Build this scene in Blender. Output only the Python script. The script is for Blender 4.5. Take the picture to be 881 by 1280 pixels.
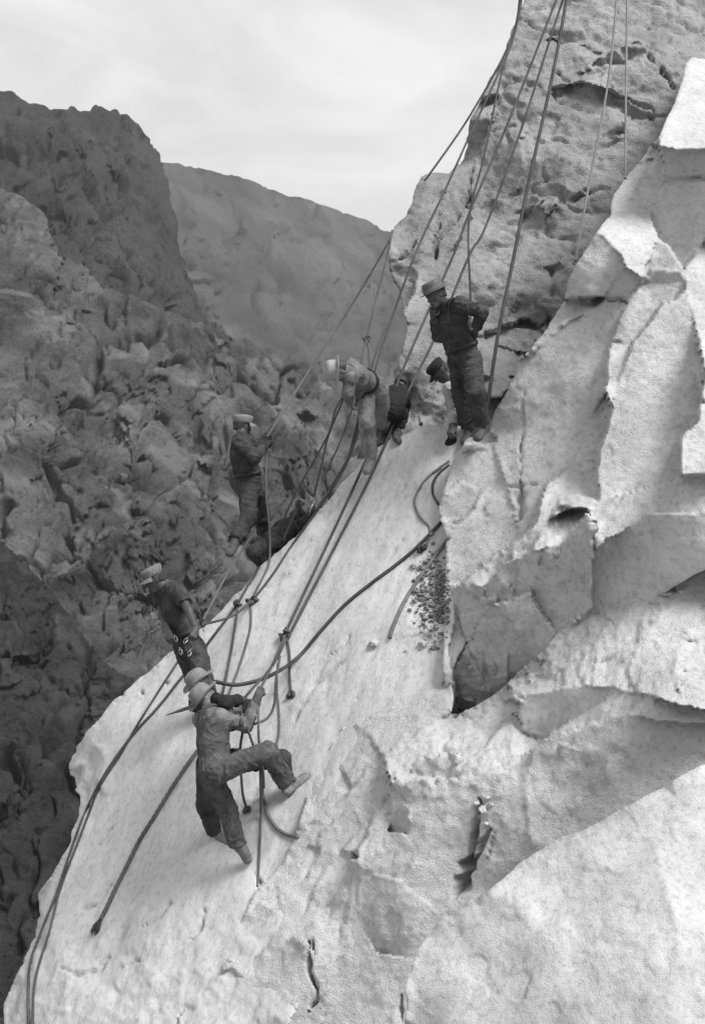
import bpy, math, random
import numpy as np
from mathutils import Vector, Matrix
from mathutils.bvhtree import BVHTree

random.seed(7)
rng = np.random.default_rng(7)
sc = bpy.context.scene
C = sc.collection
for _o in list(bpy.data.objects):
    bpy.data.objects.remove(_o)

# ------------------------------------------------------------------ camera
FPX = 1545.0                       # focal length in photo pixels (881 x 1280)
cam_d = bpy.data.cameras.new("camera")
cam = bpy.data.objects.new("camera", cam_d)
C.objects.link(cam)
cam.location = (0, 0, 0)
cam.rotation_euler = (math.radians(90), 0, 0)
cam_d.sensor_fit = 'VERTICAL'
cam_d.sensor_height = 36.0
cam_d.lens = 36.0 * FPX / 1280.0
cam_d.clip_start = 0.05
cam_d.clip_end = 6000
cam_d.dof.use_dof = True
cam_d.dof.focus_distance = 12.2
cam_d.dof.aperture_fstop = 8.0
sc.camera = cam

# ------------------------------------------------------------------ world, sun, exposure
SUN_DIR = Vector((0.50, -0.38, 0.78)).normalized()      # towards the sun
world = bpy.data.worlds.new("World")
sc.world = world
world.use_nodes = True
wt = world.node_tree
for n in list(wt.nodes):
    wt.nodes.remove(n)
w_out = wt.nodes.new('ShaderNodeOutputWorld')
w_bg = wt.nodes.new('ShaderNodeBackground')
w_sky = wt.nodes.new('ShaderNodeTexSky')
w_sky.sky_type = 'NISHITA'
w_sky.sun_disc = False
w_sky.sun_elevation = math.asin(SUN_DIR.z)
w_sky.sun_rotation = math.atan2(SUN_DIR.x, SUN_DIR.y)
w_sky.dust_density = 4.0
w_bw = wt.nodes.new('ShaderNodeRGBToBW')                # black-and-white film
w_tc = wt.nodes.new('ShaderNodeTexCoord')
w_map = wt.nodes.new('ShaderNodeMapping')
w_map.inputs['Scale'].default_value = (2.2, 2.2, 4.0)
w_map.inputs['Rotation'].default_value = (0, math.radians(14), 0)
w_n = wt.nodes.new('ShaderNodeTexNoise')
w_n.inputs['Scale'].default_value = 2.6
w_n.inputs['Detail'].default_value = 7
w_n.inputs['Roughness'].default_value = 0.58
w_n.inputs['Distortion'].default_value = 0.5
w_r = wt.nodes.new('ShaderNodeValToRGB')
w_r.color_ramp.elements[0].position = 0.38
w_r.color_ramp.elements[0].color = (0.72, 0.72, 0.72, 1)
w_r.color_ramp.elements[1].position = 0.66
w_r.color_ramp.elements[1].color = (1, 1, 1, 1)
w_mix = wt.nodes.new('ShaderNodeMix')
w_mix.data_type = 'RGBA'
w_mix.inputs['B'].default_value = (9.8, 9.8, 9.8, 1)    # thin white overcast
wt.links.new(w_tc.outputs['Generated'], w_map.inputs['Vector'])
wt.links.new(w_map.outputs['Vector'], w_n.inputs['Vector'])
wt.links.new(w_n.outputs['Fac'], w_r.inputs['Fac'])
wt.links.new(w_sky.outputs['Color'], w_bw.inputs['Color'])
wt.links.new(w_r.outputs['Color'], w_mix.inputs['Factor'])
wt.links.new(w_bw.outputs['Val'], w_mix.inputs['A'])
wt.links.new(w_mix.outputs['Result'], w_bg.inputs['Color'])
wt.links.new(w_bg.outputs['Background'], w_out.inputs['Surface'])
w_bg.inputs['Strength'].default_value = 0.05

sun_d = bpy.data.lights.new("sun", 'SUN')
sun_d.energy = 3.0
sun_d.angle = math.radians(24)
sun_d.color = (1, 1, 1)
sun = bpy.data.objects.new("sun", sun_d)
C.objects.link(sun)
sun.rotation_euler = (-SUN_DIR).to_track_quat('-Z', 'Y').to_euler()
sun.location = (20, -10, 40)

vs = sc.view_settings
vs.view_transform = 'Standard'
vs.look = 'None'
vs.gamma = 1.0
vs.use_curve_mapping = False
vs.exposure = 0.95
sc.cycles.use_denoising = True
sc.cycles.max_bounces = 5
sc.cycles.diffuse_bounces = 3

# ------------------------------------------------------------------ small helpers
def ray(u, v):
    return np.stack([(np.asarray(u, float) - 440.5) / FPX, np.ones_like(np.asarray(u, float)),
                     -(np.asarray(v, float) - 640.0) / FPX], -1)

def P(u, v, d):
    """photo pixel + distance along the view axis -> point in metres"""
    return np.array([(u - 440.5) / FPX * d, d, -(v - 640.0) / FPX * d])

def unit(v):
    v = np.asarray(v, float)
    return v / max(1e-9, np.linalg.norm(v))

_perm = np.random.default_rng(3).permutation(256).astype(np.int64)
_perm = np.concatenate([_perm, _perm, _perm])
_grad = np.random.default_rng(4).normal(size=(256, 3))
_grad /= np.linalg.norm(_grad, axis=1)[:, None]

def perlin(p, seed=0):
    p = np.asarray(p, float) + seed * 17.37
    i = np.floor(p).astype(np.int64)
    f = p - i
    w = f * f * f * (f * (f * 6 - 15) + 10)
    i &= 255
    out = 0.0
    for dx in (0, 1):
        wx = w[:, 0] if dx else 1 - w[:, 0]
        for dy in (0, 1):
            wy = w[:, 1] if dy else 1 - w[:, 1]
            for dz in (0, 1):
                wz = w[:, 2] if dz else 1 - w[:, 2]
                h = _perm[_perm[_perm[(i[:, 0] + dx) & 255] + ((i[:, 1] + dy) & 255)] + ((i[:, 2] + dz) & 255)]
                g = _grad[h]
                out = out + wx * wy * wz * (g[:, 0] * (f[:, 0] - dx) + g[:, 1] * (f[:, 1] - dy) + g[:, 2] * (f[:, 2] - dz))
    return out

def fbm(p, octaves=4, seed=0, gain=0.5, ridged=False):
    a, s, t = 1.0, 0.0, 0.0
    q = np.asarray(p, float).copy()
    for k in range(octaves):
        n = perlin(q, seed + k)
        s = s + a * ((0.45 - np.abs(n)) if ridged else n)
        a *= gain
        q = q * 2.03
    return s

_jit = np.random.default_rng(5).random((4096, 3))
_pl = np.random.default_rng(6).normal(size=(4096, 3))
_pl /= np.linalg.norm(_pl, axis=1)[:, None]
_ph = np.random.default_rng(8).normal(size=4096)

def chips(p, slope=0.5, step=0.25, seed=0, sharp=14.0):
    """broken-rock relief: every cell of a jittered lattice is its own tilted facet, joined over a narrow seam"""
    p = np.asarray(p, float) + seed * 9.13
    i = np.floor(p).astype(np.int64)
    ws = np.zeros(len(p)); val = np.zeros(len(p))
    for dx in (-1, 0, 1):
        for dy in (-1, 0, 1):
            for dz in (-1, 0, 1):
                c = i + (dx, dy, dz)
                h = ((c[:, 0] * 73856093) ^ (c[:, 1] * 19349663) ^ (c[:, 2] * 83492791)) & 4095
                q = p - (c + _jit[h])
                w = np.exp(-sharp * (q * q).sum(1))
                ws += w
                val += w * (slope * (q * _pl[h]).sum(1) + step * _ph[h])
    return val / (ws + 1e-12)

# ------------------------------------------------------------------ materials (greys only: black-and-white film)
MATS = {}
def nd(nt, kind, **kw):
    n = nt.nodes.new(kind)
    for k, v in kw.items():
        if k in n.inputs.keys():
            n.inputs[k].default_value = v
        else:
            setattr(n, k, v)
    return n

def new_mat(name):
    m = bpy.data.materials.new(name)
    m.use_nodes = True
    nt = m.node_tree
    b = nt.nodes['Principled BSDF']
    MATS[name] = m
    return m, nt, b

def rock_mat(name, lo, hi, scale=1.0, bump=0.5, grain=22.0, patch=None, aniso=(1, 1, 1), bdist=0.03, stain=0.25, rot=(0, 0, 0)):
    m, nt, b = new_mat(name)
    tc = nd(nt, 'ShaderNodeTexCoord')
    mp = nd(nt, 'ShaderNodeMapping')
    mp.inputs['Scale'].default_value = [scale * a for a in aniso]
    mp.inputs['Rotation'].default_value = [math.radians(a) for a in rot]
    nt.links.new(tc.outputs['Object'], mp.inputs['Vector'])
    n1 = nd(nt, 'ShaderNodeTexNoise', Scale=1.1, Detail=9.0, Roughness=0.62)
    n2 = nd(nt, 'ShaderNodeTexNoise', Scale=grain, Detail=6.0, Roughness=0.7)
    n3 = nd(nt, 'ShaderNodeTexNoise', Scale=grain * 4.0, Detail=3.0, Roughness=0.6)
    nt.links.new(mp.outputs['Vector'], n3.inputs['Vector'])
    for n in (n1, n2):
        nt.links.new(mp.outputs['Vector'], n.inputs['Vector'])
    r1 = nd(nt, 'ShaderNodeValToRGB')
    r1.color_ramp.elements[0].position = 0.30
    r1.color_ramp.elements[0].color = (lo, lo, lo, 1)
    r1.color_ramp.elements[1].position = 0.66
    r1.color_ramp.elements[1].color = (hi, hi, hi, 1)
    nt.links.new(n1.outputs['Fac'], r1.inputs['Fac'])
    r2 = nd(nt, 'ShaderNodeValToRGB')
    r2.color_ramp.elements[0].position = 0.28
    s = 1 - stain
    r2.color_ramp.elements[0].color = (s * 0.7, s * 0.7, s * 0.7, 1)
    r2.color_ramp.elements[1].position = 0.52
    r2.color_ramp.elements[1].color = (1, 1, 1, 1)
    nt.links.new(n2.outputs['Fac'], r2.inputs['Fac'])
    mul = nd(nt, 'ShaderNodeMix', data_type='RGBA', blend_type='MULTIPLY')
    mul.inputs['Factor'].default_value = 1.0
    nt.links.new(r1.outputs['Color'], mul.inputs['A'])
    nt.links.new(r2.outputs['Color'], mul.inputs['B'])
    col = mul.outputs['Result']
    if patch:
        pv, psc, p0, p1 = patch
        n4 = nd(nt, 'ShaderNodeTexNoise', Scale=psc, Detail=8.0, Roughness=0.65, Distortion=0.6)
        nt.links.new(mp.outputs['Vector'], n4.inputs['Vector'])
        r4 = nd(nt, 'ShaderNodeMapRange')
        r4.inputs['From Min'].default_value = p0
        r4.inputs['From Max'].default_value = p1
        nt.links.new(n4.outputs['Fac'], r4.inputs['Value'])
        mx = nd(nt, 'ShaderNodeMix', data_type='RGBA')
        mx.inputs['B'].default_value = (pv, pv, pv, 1)
        nt.links.new(r4.outputs['Result'], mx.inputs['Factor'])
        nt.links.new(col, mx.inputs['A'])
        col = mx.outputs['Result']
    nt.links.new(col, b.inputs['Base Color'])
    b.inputs['Roughness'].default_value = 0.93
    b.inputs['Specular IOR Level'].default_value = 0.15
    # relief
    add = nd(nt, 'ShaderNodeMath', operation='MULTIPLY_ADD')
    add.inputs[1].default_value = 0.55
    nv = nd(nt, 'ShaderNodeTexNoise', Scale=1.7, Detail=4.0, Roughness=0.6)
    nt.links.new(mp.outputs['Vector'], nv.inputs['Vector'])
    rv = nd(nt, 'ShaderNodeMapRange')
    rv.inputs['From Min'].default_value = 0.35
    rv.inputs['From Max'].default_value = 0.68
    rv.inputs['To Min'].default_value = 0.12
    rv.inputs['To Max'].default_value = 1.25
    nt.links.new(nv.outputs['Fac'], rv.inputs['Value'])
    mr = nd(nt, 'ShaderNodeMath', operation='MULTIPLY')
    nt.links.new(n2.outputs['Fac'], mr.inputs[0])
    nt.links.new(rv.outputs['Result'], mr.inputs[1])
    nt.links.new(mr.outputs[0], add.inputs[0])
    cl = nd(nt, 'ShaderNodeMath', operation='MULTIPLY')
    cl.inputs[1].default_value = 0.30
    nt.links.new(n3.outputs['Fac'], cl.inputs[0])
    nt.links.new(cl.outputs[0], add.inputs[2])
    add2 = nd(nt, 'ShaderNodeMath', operation='ADD')
    nt.links.new(add.outputs[0], add2.inputs[0])
    nt.links.new(n1.outputs['Fac'], add2.inputs[1])
    bp = nd(nt, 'ShaderNodeBump', Strength=bump, Distance=bdist)
    nt.links.new(add2.outputs[0], bp.inputs['Height'])
    nt.links.new(bp.outputs['Normal'], b.inputs['Normal'])
    return m

def cloth_mat(name, v, var=0.35, weave=420.0, stripes=None, rough=0.95):
    m, nt, b = new_mat(name)
    tc = nd(nt, 'ShaderNodeTexCoord')
    n1 = nd(nt, 'ShaderNodeTexNoise', Scale=9.0, Detail=6.0, Roughness=0.65)
    n2 = nd(nt, 'ShaderNodeTexNoise', Scale=70.0, Detail=3.0)
    nt.links.new(tc.outputs['Object'], n1.inputs['Vector'])
    nt.links.new(tc.outputs['Object'], n2.inputs['Vector'])
    r = nd(nt, 'ShaderNodeValToRGB')
    lo, hi = v * (1 - var), v * (1 + var)
    r.color_ramp.elements[0].position = 0.3
    r.color_ramp.elements[0].color = (lo, lo, lo, 1)
    r.color_ramp.elements[1].position = 0.7
    r.color_ramp.elements[1].color = (hi, hi, hi, 1)
    nt.links.new(n1.outputs['Fac'], r.inputs['Fac'])
    col = r.outputs['Color']
    if stripes:
        w = nd(nt, 'ShaderNodeTexWave', Scale=stripes[0])
        w.inputs['Distortion'].default_value = 1.2
        nt.links.new(tc.outputs['Object'], w.inputs['Vector'])
        mx = nd(nt, 'ShaderNodeMix', data_type='RGBA')
        mx.inputs['B'].default_value = (stripes[1],) * 3 + (1,)
        rr = nd(nt, 'ShaderNodeMapRange')
        rr.inputs['From Min'].default_value = 0.45
        rr.inputs['From Max'].default_value = 0.6
        nt.links.new(w.outputs['Fac'], rr.inputs['Value'])
        nt.links.new(rr.outputs['Result'], mx.inputs['Factor'])
        nt.links.new(col, mx.inputs['A'])
        col = mx.outputs['Result']
    nt.links.new(col, b.inputs['Base Color'])
    b.inputs['Roughness'].default_value = rough
    b.inputs['Specular IOR Level'].default_value = 0.12
    bp = nd(nt, 'ShaderNodeBump', Strength=0.7, Distance=0.012)
    ad = nd(nt, 'ShaderNodeMath', operation='ADD')
    nt.links.new(n1.outputs['Fac'], ad.inputs[0])
    nt.links.new(n2.outputs['Fac'], ad.inputs[1])
    nt.links.new(ad.outputs[0], bp.inputs['Height'])
    nt.links.new(bp.outputs['Normal'], b.inputs['Normal'])
    return m

def plain_mat(name, v, rough=0.6, metal=0.0, noise=0.2, scale=30.0):
    m, nt, b = new_mat(name)
    tc = nd(nt, 'ShaderNodeTexCoord')
    n1 = nd(nt, 'ShaderNodeTexNoise', Scale=scale, Detail=5.0)
    nt.links.new(tc.outputs['Object'], n1.inputs['Vector'])
    r = nd(nt, 'ShaderNodeValToRGB')
    lo, hi = v * (1 - noise), v * (1 + noise)
    r.color_ramp.elements[0].position = 0.3
    r.color_ramp.elements[0].color = (lo, lo, lo, 1)
    r.color_ramp.elements[1].position = 0.7
    r.color_ramp.elements[1].color = (hi, hi, hi, 1)
    nt.links.new(n1.outputs['Fac'], r.inputs['Fac'])
    nt.links.new(r.outputs['Color'], b.inputs['Base Color'])
    b.inputs['Roughness'].default_value = rough
    b.inputs['Metallic'].default_value = metal
    b.inputs['Specular IOR Level'].default_value = 0.3
    return m

# ------------------------------------------------------------------ object helpers
def mesh_obj(name, verts, faces, mat, parent=None, smooth=True, origin=None):
    me = bpy.data.meshes.new(name)
    verts = np.asarray(verts, float)
    if origin is not None:
        verts = verts - np.asarray(origin)[None, :]
    if isinstance(faces, np.ndarray):
        k = faces.shape[1]
        me.vertices.add(len(verts))
        me.vertices.foreach_set('co', verts.astype(np.float32).ravel())
        me.loops.add(faces.size)
        me.loops.foreach_set('vertex_index', faces.astype(np.int32).ravel())
        me.polygons.add(len(faces))
        me.polygons.foreach_set('loop_start', np.arange(0, faces.size, k, dtype=np.int32))
        me.polygons.foreach_set('loop_total', np.full(len(faces), k, dtype=np.int32))
        me.update(calc_edges=True)
        me.validate()
    else:
        me.from_pydata([tuple(v) for v in verts], [], [tuple(f) for f in faces])
        me.update()
    if smooth:
        me.polygons.foreach_set('use_smooth', np.ones(len(me.polygons), dtype=bool))
    if mat is not None:
        me.materials.append(MATS[mat])
    o = bpy.data.objects.new(name, me)
    C.objects.link(o)
    if parent is not None:
        o.parent = parent
    elif origin is not None:
        o.location = Vector(origin)
    return o

def tag(o, label=None, cat=None, group=None, kind=None):
    if label: o['label'] = label
    if cat: o['category'] = cat
    if group: o['group'] = group
    if kind: o['kind'] = kind
    return o

def empty(name, loc):
    e = bpy.data.objects.new(name, None)
    C.objects.link(e)
    e.location = Vector(loc)
    e.empty_display_size = 0.2
    return e
DEBUG = False
# ------------------------------------------------------------------ rock masses
# Every mass is a solid surface recovered from the slope of its facets: each facet gets the direction it faces,
# a few distances fix where the mass stands, and the surface that fits both is solved for.
def tps(anchors, U, V):
    A = np.array(anchors, float)
    x, y, z = A[:, 0] / 400, A[:, 1] / 400, 1 / A[:, 2]
    n = len(x)
    phi = lambda r2: np.where(r2 > 1e-12, r2 * np.log(np.maximum(r2, 1e-12)), 0)
    K = phi((x[:, None] - x) ** 2 + (y[:, None] - y) ** 2) + np.eye(n) * 0.02
    Q = np.stack([np.ones(n), x, y], 1)
    L = np.block([[K, Q], [Q.T, np.zeros((3, 3))]])
    w = np.linalg.solve(L, np.concatenate([z, np.zeros(3)]))
    u, v = U.ravel() / 400, V.ravel() / 400
    out = w[n] + w[n + 1] * u + w[n + 2] * v
    for k in range(n):
        out = out + w[k] * phi((u - x[k]) ** 2 + (v - y[k]) ** 2)
    return (1 / np.maximum(out, 1e-5)).reshape(U.shape)

def rough_poly(poly, amp, seed):
    """densify an outline and make it uneven"""
    poly = np.array(poly, float)
    out, nr, ln, acc = [], [], [], 0.0
    for a, b in zip(poly, np.roll(poly, -1, 0)):
        L = np.hypot(*(b - a))
        k = max(1, int(L / 3.5))
        nrm = np.array([-(b - a)[1], (b - a)[0]]) / max(L, 1e-6)
        for t in range(k):
            out.append(a + (b - a) * t / k); nr.append(nrm); ln.append(acc + L * t / k)
        acc += L
    ln = np.array(ln)
    q = lambda w, s: perlin(np.stack([ln / w, np.full(len(ln), s * 3.7 + 0.5), np.full(len(ln), 0.3)], 1))
    j = amp * (3.0 * q(34.0, seed) + 1.8 * q(12.0, seed + 1) + 1.0 * q(5.0, seed + 2))
    return np.array(out) + np.array(nr) * j[:, None]

def inside(poly, U, V):
    poly = np.asarray(poly, float)
    m = np.zeros(U.shape, bool)
    x0, y0 = poly[-1]
    for x1, y1 in poly:
        c = ((y1 > V) != (y0 > V))
        if c.any():
            with np.errstate(divide='ignore', invalid='ignore'):
                xi = (x0 - x1) * (V - y1) / (y0 - y1 + 1e-12) + x1
            m ^= c & (U < xi)
        x0, y0 = x1, y1
    return m

def seg_dist(poly, U, V, closed=False):
    pts = np.asarray(poly, float)
    best = np.full(U.shape, 1e9)
    bx = np.zeros(U.shape); by = np.zeros(U.shape)
    n = len(pts) if closed else len(pts) - 1
    for k in range(n):
        a, b = pts[k], pts[(k + 1) % len(pts)]
        ab = b - a
        t = np.clip(((U - a[0]) * ab[0] + (V - a[1]) * ab[1]) / max(1e-9, ab @ ab), 0, 1)
        x, y = a[0] + t * ab[0], a[1] + t * ab[1]
        d = np.hypot(U - x, V - y)
        m = d < best
        best[m] = d[m]; bx[m] = x[m]; by[m] = y[m]
    return best, bx, by

def blur(a, k):
    for _ in range(k):
        a = (np.roll(a, 1, 0) + np.roll(a, -1, 0) + 2 * a) / 4
        a = (np.roll(a, 1, 1) + np.roll(a, -1, 1) + 2 * a) / 4
    return a

def solve(w0, gx, gy, ex, ey, mu, mask, iters, x0=None):
    """min |dw - g|^2 on the edges + mu |w - w0|^2, conjugate gradients on the grid"""
    m = mask.astype(float)
    def A(w):
        dx = (w[:, 1:] - w[:, :-1]) * ex
        dy = (w[1:, :] - w[:-1, :]) * ey
        r = mu * w * m
        r[:, 1:] += dx; r[:, :-1] -= dx
        r[1:, :] += dy; r[:-1, :] -= dy
        return r
    b = mu * w0 * m
    b[:, 1:] += gx * ex; b[:, :-1] -= gx * ex
    b[1:, :] += gy * ey; b[:-1, :] -= gy * ey
    x = (w0 if x0 is None else x0) * m
    r = b - A(x)
    p = r.copy()
    rs = (r * r).sum()
    for _ in range(iters):
        Ap = A(p)
        al = rs / max(1e-30, (p * Ap).sum())
        x += al * p
        r -= al * Ap
        rn = (r * r).sum()
        if rn < 1e-12:
            break
        p = r + (rn / rs) * p
        rs = rn
    return x

BVH = {}
def shatter_cells(U, V, scale, ang, stretch, seed):
    """id of the broken piece each grid point belongs to (irregular, drawn out along one direction)"""
    c, s_ = math.cos(math.radians(ang)), math.sin(math.radians(ang))
    wu = 0.25 * scale * perlin(np.stack([U.ravel() / scale, V.ravel() / scale, np.full(U.size, seed + 0.5)], 1), seed).reshape(U.shape)
    x = ((U + wu) * c - (V - wu) * s_) / (scale * stretch); y = ((U + wu) * s_ + (V - wu) * c) / scale
    i, j = np.floor(x).astype(np.int64), np.floor(y).astype(np.int64)
    best = np.full(U.shape, 1e9); idx = np.zeros(U.shape, np.int64)
    for a in (-1, 0, 1):
        for b in (-1, 0, 1):
            h = (((i + a) * 73856093) ^ ((j + b) * 19349663) ^ (seed * 83492791)) & 4095
            d = (x - i - a - _jit[h, 0]) ** 2 + (y - j - b - _jit[h, 1]) ** 2
            m = d < best
            best[m] = d[m]; idx[m] = h[m]
    return idx

def rock_mass(name, outline, anchors, facets, mat, step=2.5, mu=0.00002, rough=1.2, soft=1, relief=None, cracks=(),
              seed=1, skirt=1.0, iters=220, seam=0.08, pins=(), rimfade=0, shatter=(), crumble=0.45, tear=2, ease=0):
    ol = rough_poly(outline, rough, seed)
    fpolys = [(rough_poly(poly, rough, seed * 100 + k), unit(nn)) for k, (poly, nn) in enumerate(facets)]
    def level(stp, start, its, sft):
        u0, v0 = np.floor(ol.min(0)) - step * 2
        u1, v1 = np.ceil(ol.max(0)) + step * 2
        U, V = np.meshgrid(np.arange(u0, u1 + stp, stp), np.arange(v0, v1 + stp, stp))
        mask = inside(ol, U, V)
        prior = tps(anchors, U, V)
        w0 = np.log(prior)
        D = ray(U, V)
        # directions the facets face; between them the smooth base shape
        Pp = D * prior[..., None]
        tu = np.gradient(Pp, axis=1); tv = np.gradient(Pp, axis=0)
        N = np.cross(tu, tv)
        N /= np.linalg.norm(N, axis=-1, keepdims=True) + 1e-12
        N *= -np.sign((N * D).sum(-1, keepdims=True))
        fid = np.zeros(U.shape, int)
        for kf, (poly, nn) in enumerate(fpolys):
            fm = inside(poly, U, V)
            N[fm] = nn; fid[fm] = kf + 1
        sx = np.ones((U.shape[0], U.shape[1] - 1)); sy = np.ones((U.shape[0] - 1, U.shape[1]))
        for ks, (scl, amp, ang, stre) in enumerate(shatter):
            if scl < 2.2 * stp: continue
            ci = shatter_cells(U, V, scl, ang, stre, seed * 7 + ks)
            N = N + amp * _pl[ci]
            sx[ci[:, 1:] != ci[:, :-1]] *= crumble; sy[ci[1:] != ci[:-1]] *= crumble
        N /= np.linalg.norm(N, axis=-1, keepdims=True) + 1e-12
        N = blur(N, sft)
        N /= np.linalg.norm(N, axis=-1, keepdims=True) + 1e-12
        # keep every facet at least a little turned to the viewer's side
        Dn = D / np.linalg.norm(D, axis=-1, keepdims=True)
        c = (N * Dn).sum(-1, keepdims=True)
        N = np.where(c > -0.22, N - Dn * (c + 0.22), N)
        N /= np.linalg.norm(N, axis=-1, keepdims=True) + 1e-12
        def edge(ax):
            if ax == 1:
                Nm = (N[:, 1:] + N[:, :-1]); a, b = D[:, 1:], D[:, :-1]
            else:
                Nm = (N[1:] + N[:-1]); a, b = D[1:], D[:-1]
            return np.log(np.maximum(1e-3, -(Nm * b).sum(-1))) - np.log(np.maximum(1e-3, -(Nm * a).sum(-1)))
        ex = (mask[:, 1:] & mask[:, :-1]).astype(float)
        ey = (mask[1:] & mask[:-1]).astype(float)
        MU = np.full(U.shape, mu * (stp / step) ** 2)
        for pu, pv, pd in pins:
            g = 0.02 * np.exp(-((U - pu) ** 2 + (V - pv) ** 2) / 18.0 ** 2) * (stp / step) ** 2
            w0 = (w0 * MU + np.log(pd) * g) / (MU + g)
            MU = MU + g
        x0 = w0
        if start is not None:
            cw, cs, cm = start
            # carry the coarse solution over (only its departure from the base shape)
            fi = np.clip((U - u0) / cs, 0, cw.shape[1] - 1.001); fj = np.clip((V - v0) / cs, 0, cw.shape[0] - 1.001)
            i, j = fi.astype(int), fj.astype(int); a, b = fi - i, fj - j
            x0 = w0 + (cw[j, i] * (1 - a) * (1 - b) + cw[j, i + 1] * a * (1 - b) + cw[j + 1, i] * (1 - a) * b + cw[j + 1, i + 1] * a * b)
        gx, gy = edge(1), edge(0)
        # facets meet in steps where their planes do not meet in an edge: seams weigh little, then even less where they tear
        bx_ = np.where(fid[:, 1:] != fid[:, :-1], seam, 1.0); by_ = np.where(fid[1:] != fid[:-1], seam, 1.0)
        wx, wy = ex * bx_ * sx, ey * by_ * sy
        w = solve(w0, gx, gy, wx, wy, MU, mask, its, x0)
        if fpolys or shatter:
            r0 = 0.0035 * stp / step
            for _ in range(tear):
                rx = (w[:, 1:] - w[:, :-1] - gx); ry = (w[1:] - w[:-1] - gy)
                kx = np.maximum(0.08, 1 / (1 + (rx / r0) ** 2)); ky = np.maximum(0.08, 1 / (1 + (ry / r0) ** 2))
                w = solve(w0, gx, gy, wx * kx, wy * ky, MU, mask, its, w)
        return U, V, mask, D, N, w, w0
    st = None
    if iters > 20:
        r_ = level(step * 4, None, 400, 0)
        dw = np.where(r_[2], r_[5] - r_[6], 0.0)
        for _ in range(3):      # spread past the rim
            bm = blur(r_[2].astype(float), 1); dw = np.where(r_[2], dw, blur(dw * 1.0, 1) / np.maximum(bm, 1e-3) * (bm > 1e-3))
        st = (dw, step * 4, None)
    U, V, mask, D, N, w, _w0 = level(step, st, iters, soft)
    mf = mask.astype(float)
    for _ in range(ease):           # worn edges
        wb, mb = blur(w * mf, 1), blur(mf, 1)
        w = np.where(mask, wb / np.maximum(mb, 1e-6), w)
    d = np.exp(w)
    # put the rim exactly on the outline
    q = mask[1:, 1:] & mask[:-1, 1:] & mask[1:, :-1] & mask[:-1, :-1]
    used = np.zeros(mask.shape, bool)
    used[1:, 1:] |= q; used[:-1, 1:] |= q; used[1:, :-1] |= q; used[:-1, :-1] |= q
    cnt = np.zeros(mask.shape, int)
    cnt[1:, 1:] += q; cnt[:-1, 1:] += q; cnt[1:, :-1] += q; cnt[:-1, :-1] += q
    rim = used & (cnt < 4)
    ru, rv = U[rim], V[rim]
    ds, bx, by = seg_dist(ol, ru, rv, True)
    mv = ds < step * 1.6
    U = U.copy(); V = V.copy()
    U[rim] = np.where(mv, bx, ru); V[rim] = np.where(mv, by, rv)
    Pts = ray(U, V) * d[..., None]
    idx = -np.ones(mask.shape, int)
    idx[used] = np.arange(used.sum())
    pts = Pts[used]
    fj, fi = np.nonzero(q)
    F = np.stack([idx[fj, fi], idx[fj + 1, fi], idx[fj + 1, fi + 1], idx[fj, fi + 1]], 1)
    # true normals of the solved surface
    tu = np.gradient(np.where(used[..., None], Pts, np.nan), axis=1)
    tv = np.gradient(np.where(used[..., None], Pts, np.nan), axis=0)
    n2 = np.cross(tv, tu)
    n2 /= np.linalg.norm(n2, axis=-1, keepdims=True) + 1e-12
    n2 = np.where(np.isnan(n2), N, n2)
    n2 *= -np.sign((n2 * D).sum(-1, keepdims=True))
    nb = blur(N, 3)
    nrm = (nb / (np.linalg.norm(nb, axis=-1, keepdims=True) + 1e-12))[used]
    if DEBUG and facets:
        for kf, (poly, nn) in enumerate(facets):
            fm = inside(np.array(poly, float), U, V) & used
            print(name, kf, 'want', np.round(unit(nn), 2), 'got', np.round(unit(n2[fm].mean(0)), 2), 'd', np.round(d[fm].min(), 2), np.round(d[fm].max(), 2))
    uu, vv = U[used], V[used]
    if relief is not None:
        h = relief(pts, uu, vv)
        if rimfade:
            h = h * np.clip(seg_dist(ol, uu, vv, True)[0] / rimfade, 0.2, 1)
        pts = pts + nrm * h[:, None]
    for kc, (path, width, depth) in enumerate(cracks):
        cp = np.array(path, float)
        su = uu + 4.5 * perlin(pts * 5, 3) + 2.0 * perlin(pts * 14, 5); sv = vv + 4.5 * perlin(pts * 5, 4) + 2.0 * perlin(pts * 14, 6)
        sel = (uu > cp[:, 0].min() - 20) & (uu < cp[:, 0].max() + 20) & (vv > cp[:, 1].min() - 20) & (vv < cp[:, 1].max() + 20)
        if not sel.any(): continue
        dd, px, py = seg_dist(cp, su[sel], sv[sel])
        L = np.hypot(*(cp[-1] - cp[0])) + 1e-6
        e = np.minimum(np.hypot(px - cp[0, 0], py - cp[0, 1]), np.hypot(px - cp[-1, 0], py - cp[-1, 1])) / L
        wd = width * np.clip(0.25 + 2.4 * e, 0.25, 1) * (0.8 + 1.1 * perlin(np.stack([px / 14, py / 14, np.full(len(px), kc + .5)], 1), 8))
        pts[sel] = pts[sel] - nrm[sel] * (depth * np.exp(-(dd / np.maximum(wd, 0.5)) ** 2))[:, None]
    # thickness: the rim is carried back into the mountain
    e = np.concatenate([F[:, [0, 1]], F[:, [1, 2]], F[:, [2, 3]], F[:, [3, 0]]])
    key = np.sort(e, 1)
    _, inv, ct = np.unique(key[:, 0] * 10000000 + key[:, 1], return_inverse=True, return_counts=True)
    be = e[ct[inv] == 1]
    bv = np.unique(be)
    cm = blur(mask.astype(float), 6)
    gy_, gx_ = np.gradient(cm)
    inn = np.stack([gx_[used], np.zeros(used.sum()), -gy_[used]], 1)[bv]
    inn /= np.linalg.norm(inn, axis=1, keepdims=True) + 1e-9
    vd = ray(uu, vv)[bv]
    vd /= np.linalg.norm(vd, axis=1, keepdims=True)
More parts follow.
